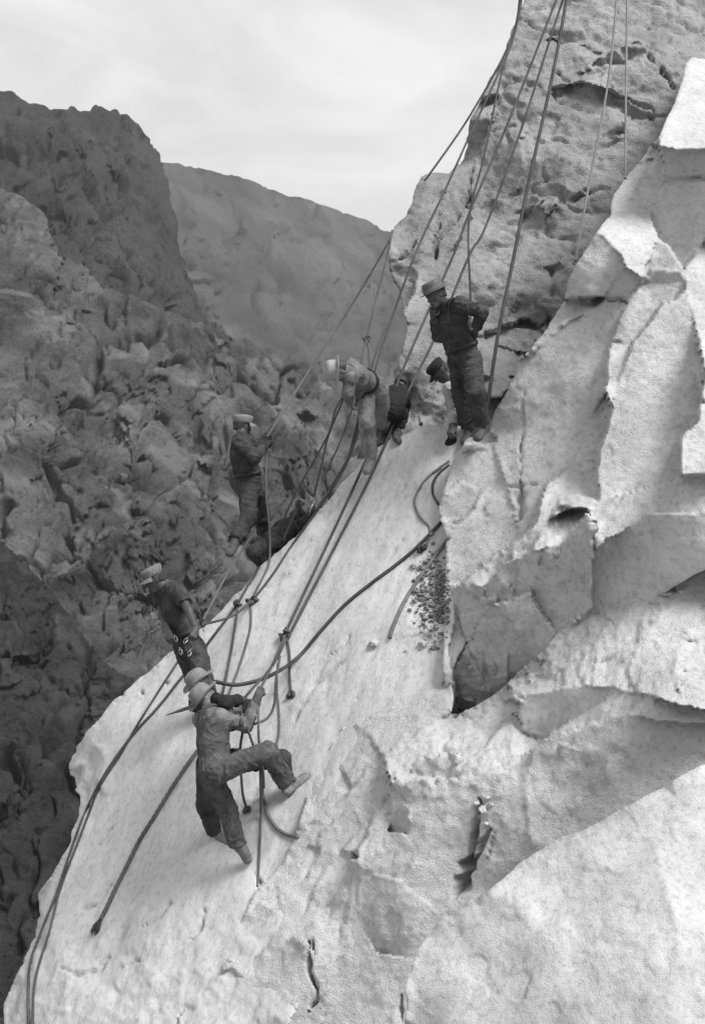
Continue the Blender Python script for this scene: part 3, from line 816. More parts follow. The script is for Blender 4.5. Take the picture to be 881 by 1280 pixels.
front = rock_mass('broken_slope', front_outline,
    [(428, 907, 11.7), (480, 905, 11.2), (380, 981, 11.55), (320, 1114, 11.3), (223, 1280, 10.7), (560, 900, 11.2), (578, 893, 11.1), (706, 782, 10.9), (780, 661, 11.0), (881, 600, 10.7), (881, 800, 9.6), (881, 950, 8.8),
     (640, 960, 10.2), (500, 1010, 10.7), (440, 1070, 10.7), (440, 1280, 9.9), (520, 1280, 9.4), (600, 1110, 9.6), (760, 1020, 9.0), (465, 811, 12.05), (540, 790, 11.6), (300, 1250, 10.2), (1240, 600, 10.2), (1240, 950, 8.4)],
    [([(465, 811), (492, 797), (535, 785), (556, 788), (540, 835), (500, 868), (470, 890), (450, 903), (428, 907), (430, 880)], (-0.50, -0.80, 0.24)),
     ([(450, 905), (500, 870), (540, 838), (556, 790), (563, 893), (545, 900), (500, 925), (478, 945), (450, 930)], (-0.3, -0.66, 0.69)),
     ([(428, 907), (450, 905), (478, 945), (440, 985), (405, 1020), (385, 1030), (372, 1033), (381, 1002), (380, 981), (409, 938)], (-0.36, -0.8, 0.45)),
     ([(578, 893), (648, 840), (706, 782), (737, 753), (735, 735), (739, 695), (780, 661), (811, 630), (851, 600), (881, 590), (1240, 560), (1240, 905), (881, 890), (772, 862), (741, 883), (702, 906), (664, 937), (620, 960), (560, 960), (490, 985), (478, 945), (545, 900)], (0.14, -0.5, 0.86)),
     ([(737, 753), (735, 735), (732, 712), (739, 695), (757, 672), (800, 660), (810, 700), (780, 745), (750, 765)], (-0.2, -0.72, 0.66)),
     ([(645, 890), (655, 872), (700, 858), (745, 860), (772, 862), (741, 883), (702, 906), (680, 920), (655, 915)], (-0.45, -0.86, 0.15)),
     ([(664, 937), (700, 916), (770, 895), (850, 905), (1240, 905), (1240, 1020), (795, 1050), (700, 1130), (640, 1160), (655, 1010)], (-0.38, -0.82, 0.38)),
     ([(700, 930), (760, 945), (740, 990), (690, 985)], (-0.5, -0.8, 0.1)),
     ([(490, 985), (470, 1010), (455, 1050), (440, 1070), (437, 1110), (432, 1150), (440, 1180), (425, 1220), (410, 1280), (405, 1380), (550, 1380), (640, 1160), (664, 1064), (655, 1000), (640, 965), (560, 965)], (-0.52, -0.80, 0.2)),
     ([(484, 1000), (495, 975), (512, 985), (505, 1000)], (-0.65, -0.65, -0.38)),
     ([(485, 1040), (490, 1020), (505, 1005), (515, 1012), (510, 1042)], (-0.65, -0.65, -0.38)),
     ([(440, 985), (478, 945), (490, 985), (470, 1010), (455, 1050), (440, 1070), (425, 1062), (400, 1100), (385, 1140), (370, 1160), (330, 1190), (290, 1190), (320, 1114), (354, 1076), (372, 1033), (385, 1030), (405, 1020)], (-0.35, -0.68, 0.62)),
     ([(400, 1040), (440, 1010), (452, 1035), (430, 1060), (405, 1085), (385, 1090)], (-0.45, -0.8, 0.38)),
     ([(290, 1180), (300, 1150), (325, 1130), (342, 1135), (325, 1168)], (-0.5, -0.85, 0.12)),
     ([(425, 1062), (440, 1070), (437, 1110), (432, 1150), (436, 1165), (415, 1220), (405, 1260), (395, 1300), (385, 1180), (370, 1170), (388, 1130), (395, 1105)], (-0.3, -0.62, 0.72)),
     ([(405, 1135), (430, 1105), (434, 1116), (425, 1135), (412, 1146)], (-0.6, -0.75, -0.15)),
     ([(430, 1150), (438, 1175), (428, 1200), (418, 1215), (424, 1180)], (-0.7, -0.65, -0.2)),
     ([(277, 1215), (300, 1205), (370, 1170), (386, 1178), (392, 1222), (385, 1260), (375, 1380), (240, 1380), (300, 1250)], (-0.5, -0.84, 0.2)),
     ([(223, 1280), (239, 1250), (277, 1215), (302, 1225), (290, 1252), (240, 1380), (200, 1380)], (-0.3, -0.62, 0.72)),
     ([(285, 1205), (300, 1192), (318, 1196), (306, 1222)], (-0.15, -0.5, 0.85)),
     ([(428, 907), (450, 905), (440, 930), (412, 960), (398, 985), (384, 1000), (380, 981), (409, 938)], (-0.55, -0.8, 0.15)),
     ([(398, 985), (425, 960), (440, 985), (405, 1020), (385, 1030), (384, 1004)], (-0.2, -0.6, 0.77)),
     ([(354, 1076), (372, 1033), (385, 1030), (378, 1060), (362, 1090), (340, 1110)], (-0.6, -0.76, 0.05)),
     ([(345, 1105), (385, 1060), (400, 1062), (385, 1095), (350, 1135)], (-0.15, -0.55, 0.82)),
     ([(455, 1050), (470, 1012), (490, 988), (483, 1030), (478, 1060), (448, 1085), (440, 1070)], (-0.25, -0.6, 0.75)),
     ([(520, 950), (570, 940), (600, 965), (560, 975), (515, 970)], (-0.5, -0.8, 0.1)),
     ([(590, 905), (640, 870), (650, 880), (610, 925)], (-0.35, -0.8, 0.4)),
     ([(452, 1090), (500, 1100), (545, 1140), (520, 1200), (470, 1190), (445, 1140)], (-0.6, -0.78, 0.05)),
     ([(330, 1188), (385, 1140), (392, 1120), (400, 1140), (372, 1168), (340, 1195)], (-0.2, -0.6, 0.77))],
    'ledge_rock', 2.5, mu=0.00002, rough=1.0, relief=relief_front, seed=17, shatter=((80, 0.16, 50, 2.0), (36, 0.22, 52, 2.0), (17, 0.16, 50, 1.8), (8, 0.10, 45, 1.5)), crumble=0.45, tear=1,
    pins=[sa(u, v, -0.03) for u, v in ((465, 811), (500, 796), (545, 785), (430, 880), (428, 907), (409, 938), (380, 985), (372, 1033), (354, 1076), (320, 1114), (289, 1176), (277, 1215), (239, 1250), (223, 1280))] + [(565, 893, 11.45), (580, 892, 11.38), (617, 868, 11.3), (648, 840, 11.25), (700, 787, 11.1)],
    cracks=[([(388, 1170), (384, 1188), (386, 1213), (396, 1230), (394, 1250), (388, 1266)], 2.6, 0.16), ([(391, 1172), (392, 1195)], 1.6, 0.1),
            ([(600, 996), (594, 1030), (588, 1060), (584, 1080)], 3.6, 0.3), ([(586, 1070), (580, 1098), (566, 1122)], 6.5, 0.38), ([(614, 1036), (602, 1055), (590, 1082), (580, 1104)], 2.6, 0.22),
            ([(501, 1240), (502, 1278)], 2.0, 0.12), ([(620, 1040), (608, 1075)], 1.6, 0.04), ([(430, 905), (452, 897), (470, 882), (486, 868), (520, 838)], 1.7, 0.05),
            ([(440, 1066), (448, 1072)], 3.5, 0.2), ([(292, 1218), (306, 1230)], 2.2, 0.1), ([(265, 1252), (272, 1246)], 2.6, 0.1), ([(745, 828), (765, 822)], 2.4, 0.06)])
tag(front, kind='structure')

# -- the rounded shoulder beside the camera
def relief_near(p, u, v):
    return 0.04 * fbm(p * 1.6, 5, 91, 0.5) + 0.008 * chips(p * 7, 0.8, 0.3, 3, 90) + 0.012 * chips(p * 3, 0.8, 0.2, 5, 90)
near_outline = [(500, 1380), (506, 1280), (509, 1224), (523, 1186), (540, 1161), (563, 1134), (610, 1111), (633, 1088), (664, 1064), (695, 1047), (726, 1037), (757, 1022), (795, 1003), (834, 983), (881, 955), (1240, 900), (1240, 1380)]
near = rock_mass('rounded_shoulder', near_outline,
    [(506, 1280, 7.3), (523, 1186, 7.5), (610, 1111, 7.5), (757, 1022, 7.4), (881, 950, 7.3), (881, 1280, 5.7), (700, 1280, 6.2), (700, 1150, 6.8), (560, 1280, 6.9), (950, 1100, 6.4), (1240, 1000, 6.3), (1240, 1360, 5.0)],
    [([(500, 1380), (506, 1280), (509, 1224), (523, 1186), (540, 1161), (563, 1134), (610, 1111), (680, 1130), (660, 1180), (610, 1220), (585, 1260), (570, 1380)], (-0.62, -0.74, 0.24)),
     ([(610, 1111), (633, 1088), (664, 1064), (726, 1037), (795, 1003), (881, 955), (1240, 900), (1240, 1020), (820, 1060), (740, 1130), (680, 1140)], (-0.42, -0.76, 0.5)),
     ([(610, 1220), (660, 1180), (740, 1130), (820, 1060), (850, 1200), (780, 1380), (570, 1380), (585, 1260)], (-0.4, -0.76, 0.5)),
     ([(820, 1060), (1240, 1020), (1240, 1380), (780, 1380), (850, 1200)], (0.06, -0.55, 0.83)),
     ([(506, 1280), (509, 1224), (523, 1186), (540, 1161), (563, 1134), (610, 1111), (633, 1088), (664, 1064), (726, 1037), (795, 1003), (834, 983), (840, 993), (735, 1047), (672, 1075), (640, 1100), (615, 1123), (570, 1148), (548, 1174), (533, 1195), (519, 1230), (516, 1280)], (-0.1, -0.35, 0.93)),
     ([(655, 1190), (690, 1185), (672, 1235), (660, 1260)], (-0.5, -0.8, 0.2)),
     ([(820, 1150), (835, 1120), (850, 1170), (830, 1200)], (-0.4, -0.8, 0.3))],
    'shoulder_rock', 2.5, mu=0.00002, rough=1.1, soft=3, relief=relief_near, seed=18, seam=0.25, tear=0, ease=1, shatter=((90, 0.16, 50, 2.0), (40, 0.20, 50, 2.0), (18, 0.14, 45, 1.8), (9, 0.08, 45, 1.6)))
tag(near, kind='structure')

# -- the air in the canyon
hz, hnt, hb = new_mat('canyon_air')
hnt.nodes.remove(hb)
hv = hnt.nodes.new('ShaderNodeVolumePrincipled')
hv.inputs['Color'].default_value = (0.9, 0.9, 0.9, 1)
hv.inputs['Density'].default_value = 0.00013
hv.inputs['Anisotropy'].default_value = 0.2
hnt.links.new(hv.outputs['Volume'], hnt.nodes['Material Output'].inputs['Volume'])
x0, x1, y0, y1, z0, z1 = -2050, 2050, -320, 2300, -263, 420
bv_ = [(x, y, z) for z in (z0, z1) for y in (y0, y1) for x in (x0, x1)]
haze = mesh_obj('haze', bv_, [(0, 2, 3, 1), (4, 5, 7, 6), (0, 1, 5, 4), (2, 6, 7, 3), (0, 4, 6, 2), (1, 3, 7, 5)], 'canyon_air', smooth=False)
tag(haze, 'pale dusty air filling the canyon', 'haze', kind='stuff')
# ------------------------------------------------------------------ people: implicit surfaces -> one continuous mesh each
class Sdf:
    def __init__(self, k=0.03):
        self.prims = []; self.k = k; self.folds = None; self.cuts = []
    def cone(self, a, b, ra, rb, k=None, flat=None, ratio=1.0, cut0=False, cut1=False):
        self.prims.append(('c', np.asarray(a, float), np.asarray(b, float), ra, rb, self.k if k is None else k, None if flat is None else unit(flat), ratio, cut0, cut1))
    def ball(self, c, r, k=None, flat=None, ratio=1.0):
        self.cone(c, np.asarray(c, float) + 1e-4, r, r, k, flat, ratio)
    def carve(self, c, r, k=0.01):
        self.prims.append(('s', np.asarray(c, float), None, r, r, k, None, 1.0, False, False))
    def below(self, point, normal):
        self.cuts.append((np.asarray(point, float), unit(normal)))
    @staticmethod
    def _d(pr, p):
        kind, a, b, ra, rb, k, flat, ratio, c0, c1 = pr
        if kind == 's':
            return np.sqrt(((p - a) ** 2).sum(-1)) - ra
        ab = b - a
        L2 = max(1e-12, ab @ ab)
        t0 = ((p - a) @ ab) / L2
        t = np.clip(t0, 0, 1)
        q = p - (a + t[..., None] * ab)
        d2 = (q * q).sum(-1)
        if flat is not None:
            qf = q @ flat
            d2 = d2 + (1 / ratio ** 2 - 1) * qf ** 2
        d = np.sqrt(np.maximum(d2, 0)) - (ra + (rb - ra) * t)
        L = math.sqrt(L2)
        if c0: d = np.maximum(d, -t0 * L)
        if c1: d = np.maximum(d, (t0 - 1) * L)
        return d
    @staticmethod
    def _smin(a, b, k):
        if k <= 0: return np.minimum(a, b)
        h = np.maximum(k - np.abs(a - b), 0) / k
        return np.minimum(a, b) - h * h * k * 0.25
    def pts(self, p):
        f = np.full(p.shape[:-1], 1.0)
        for pr in self.prims:
            d = self._d(pr, p)
            f = -self._smin(-f, d, pr[5]) if pr[0] == 's' else self._smin(f, d, pr[5])
        for c, n in self.cuts:
            f = np.maximum(f, (p - c) @ n)
        return f
    def project(self, p, off=0.0):
        p = np.array(p, float)
        for _ in range(6):
            f = self.pts(p)
            g = np.stack([self.pts(p + e) - self.pts(p - e) for e in np.eye(3) * 2e-3], -1)
            g /= np.linalg.norm(g, axis=-1, keepdims=True) + 1e-9
            p = p - g * (f - off)[..., None]
        return p, g
    def mesh(self, h):
        lo = np.min([np.minimum(q[1], q[1] if q[2] is None else q[2]) - max(q[3], q[4]) for q in self.prims if q[0] == 'c'], 0) - 3 * h
        hi = np.max([np.maximum(q[1], q[1] if q[2] is None else q[2]) + max(q[3], q[4]) for q in self.prims if q[0] == 'c'], 0) + 3 * h
        n = np.ceil((hi - lo) / h).astype(int) + 1
        ax = [lo[i] + h * np.arange(n[i]) for i in range(3)]
        F = np.full(n, 0.5)
        for pr in self.prims:
            m = max(pr[3], pr[4]) + pr[5] + 3 * h
            b = pr[1] if pr[2] is None else pr[2]
            i0 = np.maximum(0, ((np.minimum(pr[1], b) - m - lo) / h).astype(int))
            i1 = np.minimum(n, ((np.maximum(pr[1], b) + m - lo) / h).astype(int) + 2)
            s = tuple(slice(i0[i], i1[i]) for i in range(3))
            g = np.stack(np.meshgrid(*[ax[i][s[i]] for i in range(3)], indexing='ij'), -1)
            d = self._d(pr, g)
            F[s] = -self._smin(-F[s], d, pr[5]) if pr[0] == 's' else self._smin(F[s], d, pr[5])
        if self.cuts or self.folds:
            near = np.abs(F) < 0.06
            g = np.stack([ax[i][k] for i, k in enumerate(np.nonzero(near))], -1)
            f = F[near]
            if self.folds:
                f = f + self.folds(g)
            for c, nn in self.cuts:
                f = np.maximum(f, (g - c) @ nn)
            F[near] = f
            for c, nn in self.cuts:          # deep inside points beyond a cut
                ins = F < -0.05
                g = np.stack([ax[i][k] for i, k in enumerate(np.nonzero(ins))], -1)
                if len(g):
                    F[ins] = np.maximum(F[ins], (g - c) @ nn)
        return surface_nets(F, lo, h)

def surface_nets(F, lo, h):
    S = F < 0
    n = np.array(F.shape)
    c = [S[i:n[0] - 1 + i, j:n[1] - 1 + j, k:n[2] - 1 + k] for i in (0, 1) for j in (0, 1) for k in (0, 1)]
    cnt = sum(x.astype(int) for x in c)
    act = (cnt > 0) & (cnt < 8)
    ci = np.stack(np.nonzero(act), 1)
    idx = -np.ones(act.shape, int)
    idx[act] = np.arange(len(ci))
    acc = np.zeros((len(ci), 3)); m = np.zeros(len(ci))
    corners = [np.array([i, j, k]) for i in (0, 1) for j in (0, 1) for k in (0, 1)]
    for a in corners:
        for ax in range(3):
            if a[ax] == 0:
                b = a.copy(); b[ax] = 1
                fa = F[tuple((ci + a).T)]; fb = F[tuple((ci + b).T)]
                x = (fa < 0) != (fb < 0)
                t = np.where(x, fa / np.where(np.abs(fa - fb) < 1e-12, 1, fa - fb), 0)
                acc[x] += (ci + a + t[:, None] * (b - a))[x]
                m[x] += 1
    v = lo + h * acc / m[:, None]
    faces = []
    for ax in range(3):
        o1, o2 = [(1, 2), (2, 0), (0, 1)][ax]
        sl0 = [slice(1, -1)] * 3; sl0[ax] = slice(0, -1)
        sl1 = [slice(1, -1)] * 3; sl1[ax] = slice(1, None)
        x = S[tuple(sl0)] != S[tuple(sl1)]
        e = np.stack(np.nonzero(x), 1) + np.array([0 if i == ax else 1 for i in range(3)])
        ins = S[tuple(e.T)]
        d1 = np.zeros(3, int); d1[o1] = 1
        d2 = np.zeros(3, int); d2[o2] = 1
        q = np.stack([idx[tuple((e - d1 - d2).T)], idx[tuple((e - d2).T)], idx[tuple(e.T)], idx[tuple((e - d1).T)]], 1)
        q[~ins] = q[~ins][:, ::-1]
        faces.append(q)
    return v, np.concatenate(faces)

def relax(v, f, it=2, lam=0.5):
    for _ in range(it):
        s = np.zeros_like(v); c = np.zeros(len(v))
        for k in range(4):
            a, b = f[:, k], f[:, (k + 1) % 4]
            np.add.at(s, a, v[b]); np.add.at(c, a, 1)
            np.add.at(s, b, v[a]); np.add.at(c, b, 1)
        v = v + lam * (s / np.maximum(c, 1)[:, None] - v)
    return v

def sdf_obj(name, sd, h, mat, root, it=2, lam=0.4):
    v, f = sd.mesh(h)
    v = relax(v, f, it, lam)
    return mesh_obj(name, v, f, mat, root, origin=root.location)

def folds(amp, freq, seed, axis=None):
    """creases: narrow raised ridges drawn out along one direction, over a soft unevenness"""
    r = np.random.default_rng(seed)
    dirs = [unit(r.normal(size=3)) for _ in range(2)]
    if axis is not None:
        a = unit(axis)
        dirs = [unit(np.cross(a, r.normal(size=3)) + 0.55 * a), unit(np.cross(a, r.normal(size=3)) - 0.55 * a)]
    def fn(g):
        out = amp * 0.7 * perlin(g * freq * 0.8, seed + 3)
        for k, d in enumerate(dirs):
            q = g - 0.72 * (g @ d)[:, None] * d
            n = perlin(q * freq * (1.15 + 0.5 * k), seed + 5 * k)
            m = np.clip(0.5 + 1.6 * perlin(g * 6.0, seed + 9 + k), 0, 1)
            out = out - amp * m * (1.3 * np.exp(-(n / 0.10) ** 2) - 0.35)
        return out
    return fn

def tube(path, r, seg=8, closed=False, taper=None):
    path = np.asarray(path, float)
    n = len(path)
    T = np.gradient(path, axis=0) if not closed else (np.roll(path, -1, 0) - np.roll(path, 1, 0))
    T /= np.linalg.norm(T, axis=1, keepdims=True) + 1e-12
    N = np.zeros_like(T)
    a = np.array([0.3, 0.2, 0.93]) if abs(T[0] @ np.array([0.3, 0.2, 0.93])) < 0.9 else np.array([1.0, 0, 0])
    N[0] = unit(a - (a @ T[0]) * T[0])
    for i in range(1, n):
        N[i] = unit(N[i - 1] - (N[i - 1] @ T[i]) * T[i])
    B = np.cross(T, N)
    th = np.linspace(0, 2 * np.pi, seg, endpoint=False)
    rr = np.full(n, r) if taper is None else np.asarray(taper)
    v = path[:, None] + rr[:, None, None] * (np.cos(th)[None, :, None] * N[:, None] + np.sin(th)[None, :, None] * B[:, None])
    v = v.reshape(-1, 3)
    f = []
    m = n if closed else n - 1
    i = np.arange(m)[:, None] * seg; j = ((np.arange(m) + 1) % n)[:, None] * seg
    k = np.arange(seg)[None]; k2 = (k + 1) % seg
    f = np.stack([i + k, i + k2, j + k2, j + k], -1).reshape(-1, 4)
    if not closed:
        v = np.concatenate([v, path[:1], path[-1:]])
        c0, c1 = len(v) - 2, len(v) - 1
        e = (n - 1) * seg
        caps = [[c0, (q + 1) % seg, q, q] for q in range(seg)] + [[c1, e + q, e + (q + 1) % seg, e + (q + 1) % seg] for q in range(seg)]
        f = [tuple(x) for x in f] + [tuple(x[:3]) for x in caps]
    return v, f

def ribbon(pts, nrm, width, thick, closed=False):
    """flat strap along pts, lying on a surface with normals nrm"""
    pts = np.asarray(pts, float)
    T = np.gradient(pts, axis=0); T /= np.linalg.norm(T, axis=1, keepdims=True) + 1e-9
    W = np.cross(nrm, T); W /= np.linalg.norm(W, axis=1, keepdims=True) + 1e-9
    v = np.stack([pts - W * width / 2 - nrm * 0.004, pts - W * width / 2 + nrm * thick, pts + W * width / 2 + nrm * thick, pts + W * width / 2 - nrm * 0.004], 1).reshape(-1, 3)
    f = []
    for i in range(len(pts) - 1):
        for k in range(4):
            f.append((4 * i + k, 4 * i + (k + 1) % 4, 4 * i + 4 + (k + 1) % 4, 4 * i + 4 + k))
    f += [(3, 2, 1, 0), tuple(4 * (len(pts) - 1) + k for k in range(4))]
    return v, f

def patch(sd, corners, thick=0.006, n=6):
    """a sewn-on piece (pocket, bib panel) lying on a garment: corners a,b,c,d in order"""
    a, b, c, d = [np.asarray(x, float) for x in corners]
    s = np.linspace(0, 1, n)
    g = np.array([[(a * (1 - x) + b * x) * (1 - y) + (d * (1 - x) + c * x) * y for x in s] for y in s]).reshape(-1, 3)
    top, nr = sd.project(g, thick)
    bot = top - nr * (thick + 0.006)
    v = np.concatenate([top, bot]); m = n * n; f = []
    for j in range(n - 1):
        for i in range(n - 1):
            k = j * n + i
            f += [(k, k + 1, k + n + 1, k + n), (m + k, m + k + n, m + k + n + 1, m + k + 1)]
    ring = [i for i in range(n)] + [j * n + n - 1 for j in range(1, n)] + [(n - 1) * n + i for i in range(n - 2, -1, -1)] + [j * n for j in range(n - 2, 0, -1)]
    for i in range(len(ring)):
        p, q = ring[i], ring[(i + 1) % len(ring)]
        f.append((q, p, m + p, m + q))
    return v, f

def lathe_hat(centre, up, face, prof, seg=40, brim=None, squash=1.12, dent=0.0):
    """prof: list of (r, z); brim(theta, r) -> extra z at the brim"""
    up = unit(up); fr = unit(np.asarray(face, float) - (np.asarray(face) @ up) * up); sd = np.cross(up, fr)
    v = []
    for r, z in prof:
        for k in range(seg):
            t = 2 * math.pi * k / seg
            x, y = math.cos(t) * r * squash, math.sin(t) * r
            zz = z + (brim(t, r) if brim and r > 0.10 else 0)
            if dent and z > 0.07:
                zz -= dent * math.exp(-(y / 0.03) ** 2) * (1 if r < 0.085 else 0.4)
                y *= 1 - 0.18 * max(0, math.cos(t))
            v.append(np.asarray(centre) + fr * x + sd * y + up * zz)
    f = []
    for i in range(len(prof) - 1):
        for k in range(seg):
            f.append((i * seg + k, i * seg + (k + 1) % seg, (i + 1) * seg + (k + 1) % seg, (i + 1) * seg + k))
    f.append(tuple((len(prof) - 1) * seg + k for k in range(seg)))
    return np.array(v), f

def solve_d(parent, u, v, L, side, dmax=0.6):
    """the point on the pixel's ray at bone length L from its parent; side -1 nearer, +1 farther"""
    r = ray(u, v); rr = r @ r
    b = r @ parent; c = parent @ parent - L * L
    disc = b * b - rr * c
    d = b / rr if disc <= 0 else (b + side * math.sqrt(disc)) / rr
    return r * d

def foot_axes(j, look, k):
    a_, t_ = j['f' + k], j['t' + k]
    ax = unit(t_ - a_)
    leg = unit(j['k' + k] - a_)
    dn = look.get('dn' + k)
    if dn is None:
        dn = -leg if abs(leg @ ax) < 0.97 else np.array([0, 0, -1.0])
    dn = np.asarray(dn, float)
    return ax, unit(dn - (dn @ ax) * ax)

def person(label, J, d0, look, s=1.0, group=None, seed=0, root_at=None):
    """J: pixel joints (u, v, side) ; look: dict of clothing"""
    pel = P(J['pel'][0], J['pel'][1], d0)
    def ch(par, key, L):
        u, v, sd = J[key]
        return solve_d(par, u, v, L * s, sd)
    neck = ch(pel, 'neck', 0.50)
    head = ch(neck, 'head', 0.19)
    j = {'pel': pel, 'neck': neck, 'head': head}
    for k in 'ab':
        j['s' + k] = ch(neck, 's' + k, 0.185)
        j['e' + k] = ch(j['s' + k], 'e' + k, 0.285)
        j['w' + k] = ch(j['e' + k], 'w' + k, 0.25)
        j['h' + k] = ch(j['w' + k], 'h' + k, 0.085)
        j['p' + k] = ch(pel, 'p' + k, 0.095)
        j['k' + k] = ch(j['p' + k], 'k' + k, 0.43)
        j['f' + k] = ch(j['k' + k], 'f' + k, 0.41)
        j['t' + k] = ch(j['f' + k], 't' + k, 0.17)
    base = root_at if root_at is not None else min((j['fa'], j['fb']), key=lambda q: q[2])
    root = empty('person', base)
    tag(root, label, 'person', group)
    ups = unit(neck - pel)
    across = unit(j['sb'] - j['sa'])
    front = unit(look['front']); front = unit(front - (front @ ups) * ups)
    F = unit(look['face']); U = unit(look.get('up', head - neck)); F = unit(F - (F @ U) * U); Sd = np.cross(U, F)
    # ---- body: head, neck, trunk, limbs, hands in one surface
    b = Sdf(0.03)
    H = head
    b.cone(H + U * 0.035 * s - F * 0.02, H + U * 0.02 * s + F * 0.025, 0.088 * s, 0.082 * s, 0.02)
    b.cone(H - U * 0.03 * s + F * 0.03, H - U * 0.085 * s + F * 0.058, 0.066 * s, 0.040 * s, 0.03, flat=Sd, ratio=0.9)
    b.cone(H + U * 0.005 * s + F * 0.098, H - U * 0.032 * s + F * 0.116, 0.010, 0.014, 0.02)
    b.cone(H + U * 0.026 * s + F * 0.088 - Sd * 0.035, H + U * 0.026 * s + F * 0.088 + Sd * 0.035, 0.017, 0.017, 0.02)
    b.cone(H - U * 0.062 * s + F * 0.095 - Sd * 0.018, H - U * 0.062 * s + F * 0.095 + Sd * 0.018, 0.010, 0.010, 0.012)
    for q in (-1, 1):
        b.cone(H + Sd * q * 0.082 * s + U * 0.018 - F * 0.008, H + Sd * q * 0.080 * s - U * 0.022, 0.022, 0.014, 0.01, flat=Sd, ratio=0.4)
        b.carve(H + F * 0.110 + Sd * q * 0.034 + U * 0.004, 0.021, 0.02)
    b.cone(H - U * 0.05 * s - F * 0.01, neck, 0.058 * s, 0.062 * s, 0.04)
    waist = pel + ups * 0.17 * s; chest = pel + ups * 0.36 * s + front * 0.01
    b.cone(pel, waist, 0.135 * s, 0.125 * s, 0.05, flat=front, ratio=0.78)
    b.cone(waist, chest, 0.125 * s, 0.150 * s, 0.05, flat=front, ratio=0.76)
    b.cone(chest, neck - ups * 0.05, 0.150 * s, 0.085 * s, 0.05, flat=front, ratio=0.76)
    for k in 'ab':
        b.cone(neck - ups * 0.04, j['s' + k], 0.065 * s, 0.058 * s, 0.05)
        b.cone(j['s' + k], j['e' + k], 0.055 * s, 0.043 * s, 0.03)
        b.cone(j['e' + k], j['w' + k], 0.043 * s, 0.028 * s, 0.02)
        b.cone(j['p' + k], j['k' + k], 0.088 * s, 0.058 * s, 0.04)
        b.cone(j['k' + k], j['f' + k], 0.056 * s, 0.038 * s, 0.03)
        fx, fdn = foot_axes(j, look, k)
        b.cone(j['f' + k], j['f' + k] + fdn * 0.045 + fx * 0.05, 0.034, 0.03, 0.02)
        b.cone(j['f' + k] + fdn * 0.045, j['f' + k] + fdn * 0.05 + fx * 0.12, 0.03, 0.026, 0.02)
        hand(b, j['e' + k], j['w' + k], j['h' + k], look.get('palm' + k, -ups), look.get('curl' + k, 0.7), k)
    body = sdf_obj('body', b, 0.0095, look.get('skin', 'skin'), root, 1)
    # ---- hair under the hat
    hr = Sdf(0.01)
    hr.cone(H + U * 0.03 * s - F * 0.03, H - U * 0.02 - F * 0.035, 0.088 * s, 0.078 * s, 0.02)
    hr.below(H - U * 0.035 * s + F * 0.0, -U + F * 0.15)
    hr.below(H + F * 0.035, F)
    sdf_obj('hair', hr, 0.010, 'hair', root, 1)
    # ---- shirt
    g = Sdf(0.03)
    o = look.get('loose', 0.016)
    g.cone(pel + ups * 0.03, waist, 0.137 * s + o, 0.130 * s + o, 0.04, flat=front, ratio=0.8)
    g.cone(waist, chest, 0.130 * s + o, 0.152 * s + o, 0.05, flat=front, ratio=0.78)
    g.cone(chest, neck - ups * 0.05, 0.152 * s + o, 0.088 * s + o, 0.05, flat=front, ratio=0.78)
    g.cone(neck - ups * 0.045, neck + (H - neck) * 0.20, 0.080 * s, 0.072 * s, 0.02, cut1=True)
    sl = look.get('sleeve', 0.92)
    for k in 'ab':
        g.cone(neck - ups * 0.05, j['s' + k], 0.070 * s, 0.062 * s + o, 0.05)
        if sl > 0.5:
            e2 = j['e' + k] + (j['w' + k] - j['e' + k]) * (sl * 2 - 1)
            g.cone(j['s' + k], j['e' + k], 0.058 * s + o, 0.048 * s + o, 0.03)
            g.cone(j['e' + k], e2, 0.048 * s + o, 0.038 * s + o * 0.8, 0.02, cut1=True)
        else:
            e2 = j['s' + k] + (j['e' + k] - j['s' + k]) * sl * 2
            g.cone(j['s' + k], e2, 0.060 * s + o, 0.060 * s + o, 0.03, cut1=True)
    g.folds = folds(look.get('fold', 0.008) * 1.2, 12.0, seed + 1, ups)
    shirt = sdf_obj('shirt', g, look.get('vox', 0.0105), look['shirt'], root, 1)
    # collar
    cv, cf = tube([neck + (H - neck) * 0.16 + (math.cos(t) * front * 0.072 + math.sin(t) * np.cross(ups, front) * 0.080) * s - front * 0.0 - ups * 0.012 * math.cos(t) for t in np.linspace(0.35, 2 * math.pi - 0.35, 20)], 0.014, 6)
    mesh_obj('collar', cv, cf, look['shirt'], shirt, origin=root.location)
    # ---- trousers / overalls
    t = Sdf(0.03)
    o2 = look.get('leg_loose', 0.024)
    t.cone(pel - ups * 0.03, waist, 0.142 * s + o2 * 0.6, 0.136 * s + o2 * 0.55, 0.04, flat=front, ratio=0.84, cut1=not look.get('bib'))
    if look.get('bib'):
        t.cone(waist, chest + ups * 0.02, 0.140 * s + o + 0.016, 0.160 * s + o + 0.014, 0.05, flat=front, ratio=0.80)
    for k in 'ab':
        hem = j['k' + k] + (j['f' + k] - j['k' + k]) * look.get('hem', 0.97)
        t.cone(j['p' + k], j['k' + k], 0.096 * s + o2 * 0.5, 0.066 * s + o2, 0.04)
        t.cone(j['k' + k], hem, 0.066 * s + o2, 0.054 * s + o2 * 1.1, 0.03, cut1=True)
    if look.get('bib'):
        t.below(chest + ups * (0.04 if look['bib'] == 'high' else -0.03), ups)
    t.folds = folds(look.get('lfold', 0.011) * 1.1, 9.0, seed + 7, unit(j['ka'] - j['pa']))
    tr = sdf_obj('overalls' if look.get('bib') else 'trousers', t, look.get('vox', 0.0105), look['legs'], root, 1)
